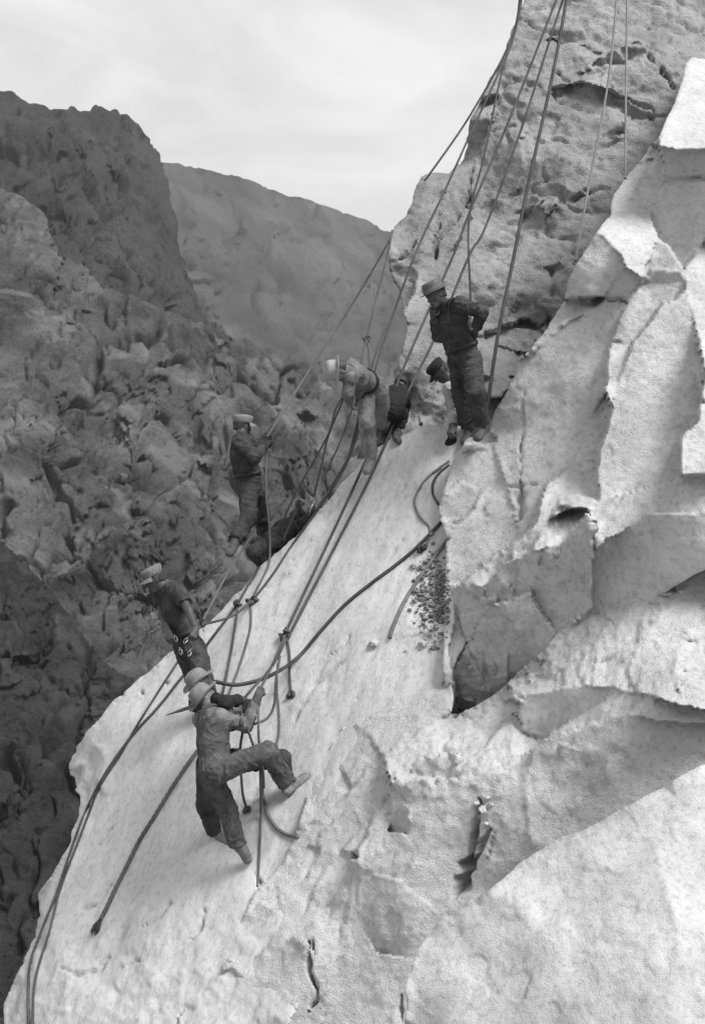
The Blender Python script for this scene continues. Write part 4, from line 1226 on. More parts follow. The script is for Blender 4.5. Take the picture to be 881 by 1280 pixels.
    if look.get('cuff'):
        for k in 'ab':
            ax = unit(j['f' + k] - j['k' + k]); hem = j['k' + k] + (j['f' + k] - j['k' + k]) * look.get('hem', 0.97)
            cs = Sdf(0.0); r = 0.056 * s + o2 * 1.1 + 0.008
            cs.cone(hem - ax * 0.065, hem + ax * 0.004, r + 0.004, r + 0.002, 0, cut0=True, cut1=True)
            cs.folds = folds(0.006, 16.0, seed + 17)
            sdf_obj('trouser_cuff', cs, 0.011, look['cuff'], tr, 1)
    if look.get('bib'):
        # straps from the bib over the shoulders to the back
        for q, k in ((-1, 'a'), (1, 'b')):
            top = neck * 0.42 + j['s' + k] * 0.58 + ups * 0.08
            fr0 = chest + front * 0.2 + across * q * 0.085 + ups * 0.0
            bk0 = waist - front * 0.2 + across * q * 0.035 + ups * 0.06
            line = []
            for a_, b_ in ((fr0, top + front * 0.04), (top + front * 0.04, top - front * 0.05), (top - front * 0.05, bk0)):
                line += [a_ + (b_ - a_) * x for x in np.linspace(0, 1, 8, endpoint=False)]
            line.append(bk0)
            pp, nn = g.project(np.array(line), 0.008)
            mesh_obj('strap', *ribbon(pp, nn, 0.036, 0.007), look['legs'], tr, origin=root.location)
        side = np.cross(ups, front)
        for cx, cz, w_, h_ in ((0, 0.28, 0.13, 0.13),):
            c0 = pel + ups * cz * s + front * 0.17
            v_, f_ = patch(t, [c0 - side * w_ / 2 - ups * h_ / 2, c0 + side * w_ / 2 - ups * h_ / 2, c0 + side * w_ / 2 + ups * h_ / 2, c0 - side * w_ / 2 + ups * h_ / 2])
            mesh_obj('bib_pocket', v_, f_, look['legs'], tr, origin=root.location)
    for q in (-1, 1):
        side = np.cross(ups, front)
        c0 = pel - front * 0.17 + side * q * 0.075 - ups * 0.02
        v_, f_ = patch(t, [c0 - side * .055 - ups * .07, c0 + side * .055 - ups * .07, c0 + side * .06 + ups * .07, c0 - side * .06 + ups * .07])
        mesh_obj('back_pocket', v_, f_, look['legs'], tr, origin=root.location)
    # ---- belt of webbing or rope round the waist
    if look.get('belt'):
        side = np.cross(ups, front)
        c0 = pel + ups * look.get('belt_h', 0.14) * s
        ring = np.array([c0 + 0.2 * (math.cos(x) * front + math.sin(x) * side) for x in np.linspace(0, 2 * math.pi, 36)])
        pp, nn = (t if look.get('bib') else g).project(ring, 0.012)
        mesh_obj('safety_belt', *ribbon(pp, nn, look.get('belt_w', 0.04), 0.010), look['belt'], root, origin=root.location)
    # ---- shoes
    for k in 'ab':
        a_, t_ = j['f' + k], j['t' + k]
        ax, dn = foot_axes(j, look, k)
        leg = unit(j['k' + k] - a_)
        sh = Sdf(0.025)
        heel = a_ + dn * 0.045 - ax * 0.045; toe = a_ + dn * 0.055 + ax * 0.175
        sh.cone(heel, toe, 0.048, 0.046, 0.03, flat=dn, ratio=0.95)
        sh.cone(a_ + leg * 0.07, a_ + dn * 0.035 + ax * 0.07, 0.052, 0.046, 0.03)
        sh.cone(toe - ax * 0.06, toe, 0.054, 0.050, 0.02, flat=dn, ratio=0.75)
        sh.below(a_ + dn * 0.082, dn)
        sh.folds = folds(0.004, 26.0, seed + 30)
        so = sdf_obj('shoe', sh, 0.009, look['shoes'], root, 1)
        sl_ = Sdf(0.01)
        sl_.cone(heel + dn * 0.034, toe + dn * 0.030, 0.047, 0.049, 0.01, flat=dn, ratio=0.34)
        sdf_obj('sole', sl_, 0.009, 'sole', so, 1)
    if look.get('gloves'):
        for k in 'ab':
            gl = Sdf(0.012)
            hand(gl, j['e' + k], j['w' + k], j['h' + k], look.get('palm' + k, -ups), look.get('curl' + k, 0.7), k, 1.28)
            ax = unit(j['w' + k] - j['e' + k])
            gl.cone(j['w' + k] - ax * 0.07, j['w' + k] + ax * 0.02, 0.048, 0.040, 0.02, cut0=True)
            sdf_obj('glove', gl, 0.0095, look['gloves'], root, 1)
    hat(look, H, U, F, root, s)
    return root, j

def hand(b, el, w, h, palm, curl, k, fat=1.0):
    ax = unit(h - w)
    pn = unit(np.asarray(palm, float) - (np.asarray(palm) @ ax) * ax)
    sd = np.cross(ax, pn) * (1 if k == 'a' else -1)
    b.cone(w, w + ax * 0.03, 0.028 * fat, 0.030 * fat, 0.02, flat=pn, ratio=0.8)
    b.cone(w + ax * 0.03 + sd * 0.012, h + sd * 0.016, 0.026 * fat, 0.024 * fat, 0.02, flat=pn, ratio=0.62)
    b.cone(w + ax * 0.03 - sd * 0.012, h - sd * 0.020, 0.026 * fat, 0.022 * fat, 0.02, flat=pn, ratio=0.62)
    for i, (off, ln) in enumerate(((0.032, 0.92), (0.011, 1.0), (-0.011, 0.94), (-0.031, 0.76))):
        p0 = h + sd * off
        a1, a2 = curl * 0.9 + 0.05 * i, curl * 2.0 + 0.05 * i
        p1 = p0 + (ax * math.cos(a1) + pn * math.sin(a1)) * 0.042 * ln
        p2 = p1 + (ax * math.cos(a2) + pn * math.sin(a2)) * 0.045 * ln
        b.cone(p0, p1, 0.0098 * fat, 0.0092 * fat, 0.006)
        b.cone(p1, p2, 0.0092 * fat, 0.0078 * fat, 0.004)
    t0 = w + ax * 0.028 + sd * 0.024
    t1 = t0 + unit(ax * 0.6 + sd * 0.7 + pn * 0.45) * 0.045
    t2 = t1 + unit(ax * 0.75 + sd * 0.05 + pn * (0.4 + 0.6 * curl)) * 0.038
    b.cone(t0, t1, 0.014 * fat, 0.011 * fat, 0.012)
    b.cone(t1, t2, 0.011 * fat, 0.009 * fat, 0.004)

def hat(look, H, U, F, root, s):
    kind = look['hat']
    hu = unit(look.get('hat_up', U)); hf = unit(F - (F @ hu) * hu)
    c = H + U * 0.045 * s + hu * 0.01
    if kind in ('wide', 'fedora'):
        R = 0.165 if kind == 'wide' else 0.150
        curl = look.get('curl_brim', 0.03)
        def brim(t, r):
            x = (r - 0.10) / (R - 0.10)
            return x * x * (curl * abs(math.sin(t)) ** 1.5 - 0.022 * max(0, math.cos(t)) + 0.010 * math.sin(3 * t + 1) - look.get('droop', 0.0) * max(0, -math.cos(t)))
        prof = [(0.094, -0.006), (0.108, -0.006), (R * 0.8, -0.005), (R, 0.0), (R, 0.005), (R * 0.8, 0.002), (0.110, 0.004), (0.101, 0.016), (0.099, 0.05), (0.093, 0.085), (0.078, 0.112), (0.05, 0.122), (0.015, 0.118)]
        v, f = lathe_hat(c, hu, hf, [(r * s, z * s) for r, z in prof], 44, brim, 1.10, look.get('dent', 0.03))
        h = mesh_obj('hat', v, f, look['hat_mat'], root, origin=root.location)
        v, f = lathe_hat(c, hu, hf, [(0.1035 * s, 0.008 * s), (0.1045 * s, 0.012 * s), (0.1015 * s, 0.036 * s), (0.0995 * s, 0.038 * s)], 44, None, 1.10)
        mesh_obj('hat_band', v, f[:-1], look.get('band', 'leather'), h, origin=root.location)
    elif kind == 'miner':          # hard-boiled hat: stiff low crown, narrow brim, lamp badge
        prof = [(0.093, -0.006), (0.128, -0.010), (0.150, -0.012), (0.150, -0.006), (0.128, -0.003), (0.106, 0.003), (0.103, 0.02), (0.101, 0.065), (0.093, 0.088), (0.072, 0.098), (0.03, 0.101)]
        v, f = lathe_hat(c, hu, hf, [(r * s, z * s) for r, z in prof], 44, None, 1.12)
        h = mesh_obj('hat', v, f, look['hat_mat'], root, origin=root.location)
        v, f = lathe_hat(c, hu, hf, [(0.1075 * s, 0.004 * s), (0.108 * s, 0.008 * s), (0.106 * s, 0.024 * s), (0.104 * s, 0.026 * s)], 44, None, 1.12)
        mesh_obj('hat_band', v, f[:-1], 'cuff_cloth', h, origin=root.location)
        sdn = np.cross(hu, hf)
        pc = c + hf * 0.10 * s + hu * 0.045 - sdn * 0.055
        v, f = tube([pc, pc + unit(hf - 0.55 * sdn) * 0.018], 0.013, 12)
        mesh_obj('badge', v, f, 'pale_cloth', h, origin=root.location)
    else:                          # cloth cap
        prof = [(0.095, -0.012), (0.100, -0.010), (0.104, 0.01), (0.112, 0.045), (0.110, 0.066), (0.085, 0.080), (0.04, 0.085)]
        v, f = lathe_hat(c - hu * 0.004, hu, hf, [(r * s, z * s) for r, z in prof], 40, None, 1.08)
        v = v + 0.004 * perlin(v * 34, 5)[:, None] * hu
        h = mesh_obj('cap', v, f, look['hat_mat'], root, origin=root.location)
        sdn = np.cross(hu, hf)
        vs_, fs_ = [], []
        n, m = 16, 4
        for lay in (0.0, -0.006):
            for i in range(n):
                a = -1.25 + 2.5 * i / (n - 1)
                for q in range(m):
                    r = 0.098 + (0.068 * (math.cos(a * 1.15) ** 0.6 if abs(a * 1.15) < 1.5 else 0)) * q / (m - 1)
                    vs_.append(c + (hf * math.cos(a) * 1.08 + sdn * math.sin(a)) * r * s + hu * (-0.008 - 0.03 * (q / (m - 1)) ** 1.3 - 0.012 * a * a * q / (m - 1) + lay))
        o_ = n * m
        for i in range(n - 1):
            for q in range(m - 1):
                k = i * m + q
                fs_ += [(k, k + 1, k + m + 1, k + m), (o_ + k, o_ + k + m, o_ + k + m + 1, o_ + k + 1)]
            e = i * m + m - 1
            fs_.append((e, o_ + e, o_ + e + m, e + m))
        mesh_obj('visor', np.array(vs_), fs_, look['hat_mat'], h, origin=root.location)

plain_mat('skin', 0.11, 0.55, noise=0.2)
plain_mat('skin_dark', 0.05, 0.5, noise=0.2)
plain_mat('hair', 0.03, 0.6)
plain_mat('leather', 0.018, 0.6)
plain_mat('boot', 0.06, 0.7, noise=0.35)
plain_mat('dusty_shoe', 0.14, 0.9, noise=0.25)
plain_mat('sole', 0.06, 0.8)
plain_mat('felt', 0.15, 0.95, noise=0.15, scale=18)
plain_mat('felt_light', 0.24, 0.95, noise=0.15, scale=18)
plain_mat('hard_hat', 0.07, 0.6, noise=0.3)
plain_mat('pale_cloth', 0.55, 0.9)
plain_mat('steel', 0.34, 0.4, 0.8)
plain_mat('dark_steel', 0.10, 0.45, 0.7)
cloth_mat('denim', 0.042, 0.55)
cloth_mat('denim_dark', 0.02, 0.35)
cloth_mat('denim_faded', 0.068, 0.55)
cloth_mat('work_shirt', 0.12, 0.55)
cloth_mat('dark_shirt', 0.022, 0.35)
cloth_mat('pale_shirt', 0.3, 0.2)
cloth_mat('dark_work', 0.04, 0.55)
cloth_mat('khaki', 0.16, 0.55)
cloth_mat('glove_cloth', 0.08, 0.35)
cloth_mat('glove_dark', 0.025, 0.3)
cloth_mat('striped_cloth', 0.20, 0.25, stripes=(26.0, 0.06))
cloth_mat('cuff_cloth', 0.11, 0.25)

# 1 ---- the climber in bib overalls with one foot braced against the rock
near_climber, j1 = person('climber in bib overalls and wide felt hat, raised foot braced against the pale slab',
    dict(pel=(268, 957, 0), neck=(264, 889, 1), head=(258, 876, 1), sa=(276, 897, -1), sb=(252, 900, 1), ea=(308, 907, 1), wa=(322, 872, 1), ha=(324, 862, 1),
         eb=(290, 905, 1), wb=(298, 884, 1), hb=(302, 876, 1), pa=(272, 964, -1), pb=(262, 966, 1), ka=(334, 940, -1), fa=(360, 980, 1), ta=(377, 966, 1),
         kb=(283, 1008, 1), fb=(298, 1060, 1), tb=(305, 1078, 1)), 11.05,
    dict(front=(1, 0.25, 0), face=(0.85, 0.45, 0.1), up=(-0.55, 0.0, 0.83), hat_up=(-0.78, -0.12, 0.62), hat='wide', hat_mat='felt', band='felt', curl_brim=0.022, shirt='work_shirt', legs='denim_faded', bib='high',
         shoes='dusty_shoe', gloves='glove_cloth', vox=0.009, palma=(1, 0, 0.2), curla=1.5, curlb=1.4, leg_loose=0.026, hem=0.93, droop=-0.01, dna=(0.72, 0.2, -0.65), dnb=(0.44, 0.71, -0.54)), 1.0, 'men on the rock face', 1)
# 2 ---- his mate right behind
mate, j2 = person('climber in dark shirt and wide hat close behind the man in bib overalls',
    dict(pel=(268, 945, 0), neck=(258, 872, 1), head=(252, 857, 1), sa=(268, 876, -1), sb=(246, 880, 1), ea=(283, 878, -1), wa=(303, 874, 1), ha=(308, 878, 1),
         eb=(284, 886, 1), wb=(298, 884, 1), hb=(303, 886, 1), pa=(276, 950, -1), pb=(260, 954, 1), ka=(352, 950, -1), fa=(358, 985, 1), ta=(368, 990, 1),
         kb=(258, 1006, 1), fb=(268, 1041, 1), tb=(281, 1050, -1)), 11.52,
    dict(front=(1, 0.3, 0), face=(0.9, 0.35, -0.1), up=(-0.5, 0.0, 0.86), hat_up=(-0.6, -0.1, 0.75), hat='wide', hat_mat='felt', band='felt', curl_brim=0.026, shirt='dark_shirt', legs='denim', bib=None,
         shoes='dusty_shoe', cuff='cuff_cloth', palma=(1, 0, -0.3), curla=1.1, curlb=1.1, sleeve=0.88, skin='skin_dark', hem=0.9, dna=(0.72, 0.2, -0.65), dnb=(0.44, 0.71, -0.54)), 0.98, 'men on the rock face', 21)
# 3 ---- the man in the striped cap at the edge
capman, j3 = person('man in striped cap and short sleeved shirt leaning out from the slab edge',
    dict(pel=(236, 806, 0), neck=(208, 735, 0), head=(194, 724, 0), sa=(222, 738, -1), sb=(198, 738, 1), ea=(236, 763, -1), wa=(245, 786, -1), ha=(242, 795, -1),
         eb=(203, 768, -1), wb=(211, 790, -1), hb=(213, 798, -1), pa=(244, 810, -1), pb=(230, 812, 1), ka=(256, 850, -1), fa=(269, 893, 1), ta=(255, 903, -1),
         kb=(244, 852, 1), fb=(258, 893, 1), tb=(243, 902, 1)), 12.35,
    dict(front=(-0.9, -0.35, -0.2), face=(-0.75, -0.25, -0.62), up=(-0.45, -0.05, 0.88), hat='cap', hat_mat='striped_cloth', shirt='dark_work', legs='denim', bib=None, sleeve=0.33, skin='skin_dark',
         shoes='boot', belt='rope_fibre_belt' if False else 'leather', belt_h=0.12, belt_w=0.04, curla=0.9, curlb=0.9, palma=(-0.3, 0.2, -0.4), palmb=(0.3, 0.1, -0.4), leg_loose=0.02), 0.98, 'men on the rock face', 41)
# 4 ---- the man swinging free on his rope
swinger, j4 = person('man in light cap swinging clear of the rock on a single rope',
    dict(pel=(312, 608, 0), neck=(300, 547, 0), head=(303, 533, 1), sa=(299, 555, -1), sb=(308, 552, 1), ea=(319, 571, -1), wa=(332, 557, 1), ha=(336, 552, 1),
         eb=(322, 566, 1), wb=(330, 549, 1), hb=(334, 543, 1), pa=(310, 613, -1), pb=(320, 612, 1), ka=(311, 648, -1), fa=(293, 676, -1), ta=(286, 686, -1),
         kb=(328, 645, 1), fb=(332, 680, 1), tb=(338, 690, -1)), 14.4,
    dict(front=(0.75, 0.65, 0), face=(0.75, 0.55, 0.1), up=(0.05, 0, 1), hat='cap', hat_mat='felt', shirt='dark_work', legs='denim', bib=None, skin='skin_dark', shoes='boot',
         gloves='glove_dark', curla=1.2, curlb=1.2, palma=(0.4, 0.8, 0.4), palmb=(0.4, 0.8, 0.4), loose=0.024, sleeve=0.85, belt='leather', fold=0.012, lfold=0.016), 1.02, 'men on the rock face', 61)
# 5 ---- the man crouching over the edge below
crouch, j5 = person('man in dark clothes crouching just over the slab edge beside the hanging gear',
    dict(pel=(342, 676, 0), neck=(362, 655, 1), head=(371, 647, 0), sa=(361, 662, -1), sb=(367, 655, 1), ea=(345, 674, -1), wa=(360, 676, 1), ha=(366, 674, 0),
         eb=(362, 675, 1), wb=(374, 665, 0), hb=(379, 662, 0), pa=(338, 680, -1), pb=(344, 680, 1), ka=(317, 690, -1), fa=(332, 708, 1), ta=(341, 706, -1),
         kb=(322, 680, 1), fb=(338, 706, 1), tb=(348, 708, 0)), 14.1,
    dict(front=(0.3, 0.6, -0.6), face=(0.7, 0.5, -0.6), hat='cap', hat_mat='dark_shirt', shirt='dark_shirt', legs='denim', bib=None, skin='skin_dark', shoes='boot', curla=1.0, curlb=1.0), 0.86, 'men on the rock face', 81)
# 6 ---- the man bent double over his work
bender, j6 = person('man in light trousers and round hat bent double over his ropes at the slab edge',
    dict(pel=(463, 481, 0), neck=(437, 464, -1), head=(426, 463, -1), sa=(438, 474, -1), sb=(440, 458, 1), ea=(435, 492, 0), wa=(438, 505, 1), ha=(440, 510, 1),
         eb=(446, 490, 1), wb=(446, 504, 1), hb=(446, 510, 1), pa=(456, 488, -1), pb=(474, 488, 1), ka=(459, 530, -1), fa=(463, 572, 1), ta=(457, 583, -1),
         kb=(478, 526, 1), fb=(479, 545, 1), tb=(473, 549, -1)), 13.45,
    dict(front=(-0.35, 0.3, -0.9), face=(-0.2, 0.3, -0.95), up=(-0.97, -0.2, 0.0), hat_up=(-0.95, -0.25, 0.05), hat='fedora', hat_mat='felt_light', dent=0.0, curl_brim=0.0, band='felt_light', shirt='work_shirt', legs='khaki', bib=None,
         shoes='dusty_shoe', belt='leather', curla=1.0, curlb=1.0, leg_loose=0.022, lfold=0.008, dna=(0.2, 0.4, -0.9), dnb=(0, 0.3, -0.95)), 0.98, 'men on the rock face', 101)
# 7 ---- the dark figure squatting next to him
squat, j7 = person('man in dark clothes squatting behind the man bent double, facing the crag',
    dict(pel=(488, 512, 0), neck=(497, 488, 1), head=(501, 482, 1), sa=(505, 493, -1), sb=(490, 490, 1), ea=(507, 506, 1), wa=(504, 522, 1), ha=(503, 527, 1),
         eb=(486, 504, 1), wb=(490, 518, 1), hb=(492, 524, 1), pa=(494, 516, -1), pb=(484, 516, 1), ka=(501, 518, 1), fa=(498, 540, -1), ta=(501, 546, -1),
         kb=(487, 520, 1), fb=(481, 542, -1), tb=(478, 548, -1)), 13.75,
    dict(front=(0.2, 0.97, 0.0), face=(0.1, 0.9, -0.4), hat='cap', hat_mat='dark_shirt', shirt='dark_shirt', legs='denim_dark', bib=None, skin='skin_dark', shoes='boot', curla=1.0, curlb=1.0), 0.9, 'men on the rock face', 121)
# 8 ---- the man standing on the ledge, one hand at his chin
stander, j8 = person('man in dark denim overalls and brimmed hard hat standing on the ledge, hand to chin',
    dict(pel=(580, 444, 0), neck=(558, 382, -1), head=(545, 369, -1), sa=(574, 381, -1), sb=(552, 386, 1), ea=(602, 391, -1), wa=(594, 414, 1), ha=(591, 420, 1),
         eb=(549, 419, -1), wb=(541, 396, -1), hb=(540, 389, -1), pa=(588, 450, -1), pb=(573, 450, 1), ka=(594, 490, -1), fa=(602, 531, 1), ta=(596, 541, -1),
         kb=(576, 492, 1), fb=(587, 536, 1), tb=(579, 546, -1)), 12.8,
    dict(front=(-0.7, -0.68, -0.1), face=(-0.72, -0.42, -0.5), up=(-0.4, -0.1, 0.9), hat_up=(-0.42, -0.12, 0.88), hat='miner', hat_mat='hard_hat', shirt='denim', legs='denim', bib='high', cuff='cuff_cloth',
         shoes='boot', belt='leather', belt_h=0.08, curla=1.1, curlb=1.2, palma=(0.3, 0.8, 0), palmb=(0.5, 0.6, 0.2), vox=0.009, skin='skin_dark', leg_loose=0.03, hem=0.93, loose=0.022, fold=0.011, lfold=0.014, dna=(0, 0, -1), dnb=(0, 0, -1)), 1.0, 'men on the rock face', 141)
# 9 ---- the man stooping behind his legs
stoop, j9 = person('stooping man in pale shirt and dark cap half hidden behind the standing man',
    dict(pel=(584, 520, 0), neck=(566, 478, -1), head=(550, 464, -1), sa=(562, 486, -1), sb=(574, 478, 1), ea=(566, 516, 1), wa=(566, 535, -1), ha=(563, 540, -1),
         eb=(580, 500, 1), wb=(572, 525, 0), hb=(568, 535, 0), pa=(580, 525, -1), pb=(588, 523, 1), ka=(566, 556, -1), fa=(568, 585, 1), ta=(558, 588, -1),
         kb=(578, 560, 1), fb=(580, 590, 1), tb=(572, 594, -1)), 13.75,
    dict(front=(-0.8, -0.3, -0.5), face=(-0.85, -0.2, -0.5), up=(-0.75, -0.2, 0.6), hat='cap', hat_mat='dark_shirt', shirt='pale_shirt', legs='denim_dark', bib=None, skin='skin_dark', shoes='boot', gloves='glove_cloth', curla=0.9, curlb=0.9), 0.95, 'men on the rock face', 161)

# ------------------------------------------------------------------ ropes, hoses and gear
def rope_mat(name, lo, hi):
    m, nt, b = new_mat(name)
    tc = nd(nt, 'ShaderNodeTexCoord')
    n1 = nd(nt, 'ShaderNodeTexNoise', Scale=120.0, Detail=4.0, Roughness=0.7)
    n2 = nd(nt, 'ShaderNodeTexNoise', Scale=2.5, Detail=3.0)
    nt.links.new(tc.outputs['Object'], n1.inputs['Vector'])
    nt.links.new(tc.outputs['Object'], n2.inputs['Vector'])
    ad = nd(nt, 'ShaderNodeMath', operation='MULTIPLY_ADD')
    ad.inputs[1].default_value = 0.6
    mu_ = nd(nt, 'ShaderNodeMath', operation='MULTIPLY')
    mu_.inputs[1].default_value = 0.4
    nt.links.new(n1.outputs['Fac'], ad.inputs[0]); nt.links.new(n2.outputs['Fac'], mu_.inputs[0]); nt.links.new(mu_.outputs[0], ad.inputs[2])
    r = nd(nt, 'ShaderNodeValToRGB')
    r.color_ramp.elements[0].position = 0.35; r.color_ramp.elements[0].color = (lo, lo, lo, 1)
    r.color_ramp.elements[1].position = 0.65; r.color_ramp.elements[1].color = (hi, hi, hi, 1)
    nt.links.new(ad.outputs[0], r.inputs['Fac'])
    nt.links.new(r.outputs['Color'], b.inputs['Base Color'])
    b.inputs['Roughness'].default_value = 0.95
    b.inputs['Specular IOR Level'].default_value = 0.1
rope_mat('manila', 0.03, 0.11)
rope_mat('manila_light', 0.06, 0.14)
rope_mat('manila_pale', 0.12, 0.22)
plain_mat('rubble_rock', 0.14, 0.95, noise=0.5, scale=25)
plain_mat('rubber', 0.035, 0.7, noise=0.4, scale=6)
plain_mat('rubber_dusty', 0.12, 0.85, noise=0.3, scale=8)

ROCKS = ['granite_slab', 'stepped_rock', 'broken_slope', 'upper_crag', 'rounded_shoulder']

def catmull(pts, step):
    pts = np.asarray(pts, float)
    q = np.concatenate([[2 * pts[0] - pts[1]], pts, [2 * pts[-1] - pts[-2]]])
    out = []
    for i in range(1, len(q) - 2):
        L = np.hypot(*(q[i + 1][:2] - q[i][:2]))
        n = max(2, int(L / step))
        for t in np.linspace(0, 1, n, endpoint=False):
            a, b, c, d = q[i - 1], q[i], q[i + 1], q[i + 2]
            out.append(0.5 * (2 * b + (c - a) * t + (2 * a - 5 * b + 4 * c - d) * t * t + (3 * b - a - 3 * c + d) * t ** 3))
    out.append(pts[-1])
    return np.array(out)

def lay(pts, r):
    """pixel path -> path in metres. third value: a distance, 'r' = lying on the rock, None = in between, straight"""
    val = []
    for p in pts:
        d = p[2] if len(p) > 2 else None
        if d == 'r':
            h, n = hit(p[0], p[1], ROCKS)
            d = (h if h else slab_plane(p[0], p[1])) - r * 1.1
        val.append(d)
    k = np.concatenate([[0], np.cumsum([math.hypot(b[0] - a[0], b[1] - a[1]) for a, b in zip(pts, pts[1:])])])
    kn = [i for i, d in enumerate(val) if d is not None]
    inv = np.interp(k, k[kn], [1 / val[i] for i in kn])
    on = np.array([1.0 if (len(p) > 2 and p[2] == 'r') else 0.0 for p in pts])
    c = catmull(np.stack([[p[0] for p in pts], [p[1] for p in pts], inv, on], 1), 4.0)
    out = []
    for u, v, i, o in c:
        d = 1 / i
        h, n = hit(u, v, ROCKS)
        if h is not None:
            if o > 0.97 and abs(h - d) < 0.6: d = h - r * 1.0
            d = min(d, h - r * 0.8)
        out.append(d)
    d = np.array(out)
    for _ in range(3):
        s_ = d.copy(); s_[1:-1] = (d[:-2] + 2 * d[1:-1] + d[2:]) / 4
        d = np.minimum(s_, d + 0.004)
    return np.array([P(u, v, x) for (u, v, _, _), x in zip(c, d)])

def resample(path, step):
    L = np.concatenate([[0], np.cumsum(np.linalg.norm(np.diff(path, axis=0), axis=1))])
    n = max(4, int(L[-1] / step))
    t = np.linspace(0, L[-1], n)
    return np.stack([np.interp(t, L, path[:, i]) for i in range(3)], 1), t

def strand_mesh(path, r, pitch=0.16, step=0.011, seg=12):
    """three-strand laid rope"""
    path, t = resample(path, step)
    T = np.gradient(path, axis=0); T /= np.linalg.norm(T, axis=1, keepdims=True) + 1e-12
    N = np.zeros_like(T); a = np.array([0.9, 0.1, 0.2]); N[0] = unit(a - (a @ T[0]) * T[0])
    for i in range(1, len(T)):
        N[i] = unit(N[i - 1] - (N[i - 1] @ T[i]) * T[i])
    B = np.cross(T, N)
    th = np.linspace(0, 2 * np.pi, seg, endpoint=False)
    ph = th[None] - 2 * np.pi * t[:, None] / pitch
    rad = r * (0.54 + 0.54 * np.abs(np.cos(1.5 * ph)) ** 0.7)
    v = (path[:, None] + rad[..., None] * (np.cos(th)[None, :, None] * N[:, None] + np.sin(th)[None, :, None] * B[:, None])).reshape(-1, 3)
    n = len(path)
    i = np.arange(n - 1)[:, None] * seg; k = np.arange(seg)[None]; k2 = (k + 1) % seg
    f = np.stack([i + k, i + k2, i + seg + k2, i + seg + k], -1).reshape(-1, 4)
    return v, f

def rope(label, pts, r=0.016, mat='manila', laid=True, group='ropes on the rock face', name='rope', wob=0.0, cat='rope', step=0.011):
    r = r * (0.80 if laid else 0.68)
    path = lay(pts, r)
    if wob:
        path = path + wob * np.stack([perlin(path * 3.0, 11), perlin(path * 3.0, 12), perlin(path * 3.0, 13)], 1)
    if laid:
        v, f = strand_mesh(path, r, pitch=r * 9.0, step=step)
    else:
        path, _ = resample(path, 0.03)
        v, f = tube(path, r, 10)
    o = mesh_obj(name, v, f, mat, origin=path[0])
    tag(o, label, cat, group)
    return o, path

def knot(parent, at, r, mat='manila', size=2.6, seed=0, name='knot'):
    rr = np.random.default_rng(seed)
    R = np.linalg.qr(rr.normal(size=(3, 3)))[0]
    t = np.linspace(0, 2 * np.pi, 90, endpoint=False)
    q = np.stack([np.sin(t) + 2 * np.sin(2 * t), np.cos(t) - 2 * np.cos(2 * t), -1.2 * np.sin(3 * t)], 1) / 3 * r * size
    v, f = tube(at + q @ R.T, r * 0.95, 8, closed=True)
    return mesh_obj(name, v, f, mat, parent, origin=parent.location)

G_MAIN = 'taut safety ropes from the crag'
rA, pA = rope('taut twisted rope from the crag, left of the pair meeting above the climbers', [(355, 795, 'r'), (447, 598), (512, 442), (566, 320), (588, 262), (632, 160), (695, 0), (712, -40, 16.4)], 0.019, group=G_MAIN)
rB, pB = rope('taut twisted rope from the crag, right of the pair, passing behind the standing man', [(360, 797, 'r'), (461, 600), (503, 504), (545, 419), (586, 320), (606, 285), (650, 165), (703, 0), (720, -40, 16.3)], 0.019, group=G_MAIN)
knot(rA, pA[0] + np.array([0, -0.03, 0]), 0.019, seed=1); knot(rA, pA[1] + np.array([0.02, -0.05, 0.02]), 0.017, seed=2)
rC, _ = rope('rope over the crag edge that drops straight down behind the standing man', [(656, -30, 16.9), (642, 45), (627, 90), (605, 195), (586, 275, 15.0), (588, 375), (587, 430, 14.5)], 0.017, group=G_MAIN)
rD, _ = rope('dark rope crossing the sky from the crag top to the square shoulder', [(652, -30, 17.0), (640, 45), (590, 140, 16.3), (538, 216, 16.0), (530, 226, 15.98)], 0.018, group=G_MAIN)
rE, _ = rope('taut rope running down to the belt of the man bent double', [(656, -30, 16.8), (640, 50), (582, 180), (555, 240), (520, 315), (482, 420), (470, 458, 13.45), (468, 470, 13.45)], 0.017, group=G_MAIN)
rF, pF = rope('rope with bridle knot hanging beside the left crag edge above the bent man', [(490, 288, 15.6), (484, 320), (468, 382), (458, 424, 13.9)], 0.016, group=G_MAIN)
knot(rF, pF[-1], 0.016, seed=3)
for q in ([(458, 424, 13.9), (454, 440), (450, 464, 13.45)], [(458, 424, 13.9), (461, 440), (462, 468, 13.45)], [(486, 404, 14.4), (476, 424), (462, 466, 13.5)]):
    v, f = strand_mesh(lay(q, 0.013), 0.013, 0.12)
    mesh_obj('bridle', v, f, 'manila', rF, origin=rF.location)
rG, _ = rope('long slanting rope held by the man swinging clear of the rock', [(488, 298, 17.0), (450, 364), (400, 442), (334, 546, j4['ha'][1] + 0.03)], 0.017, 'manila_light', group=G_MAIN)
rG2, _ = rope('loose rope tail hanging from the swinging man to a knot on the slab', [(334, 549, j4['ha'][1] + 0.02), (333, 570, 14.35), (333, 617), (337, 662, 13.9), (337, 699, 13.6), (331, 717, 'r'), (315, 748, 'r')], 0.015, 'manila_light')
rG3, _ = rope('thin pale rope from below the swinging man down to the striped-cap man', [(318, 664, 14.0), (285, 716, 13.2), (254, 775, 12.35)], 0.014, 'manila_light')
rH, _ = rope('thick smooth hose hanging down the crag just right of the standing man', [(713, -30, 16.2), (690, 95), (660, 230), (640, 330), (622, 420), (609, 507, 13.45), (604, 534, 13.5)], 0.030, 'rubber', laid=False, name='air_hose', cat='hose', group='air hoses')
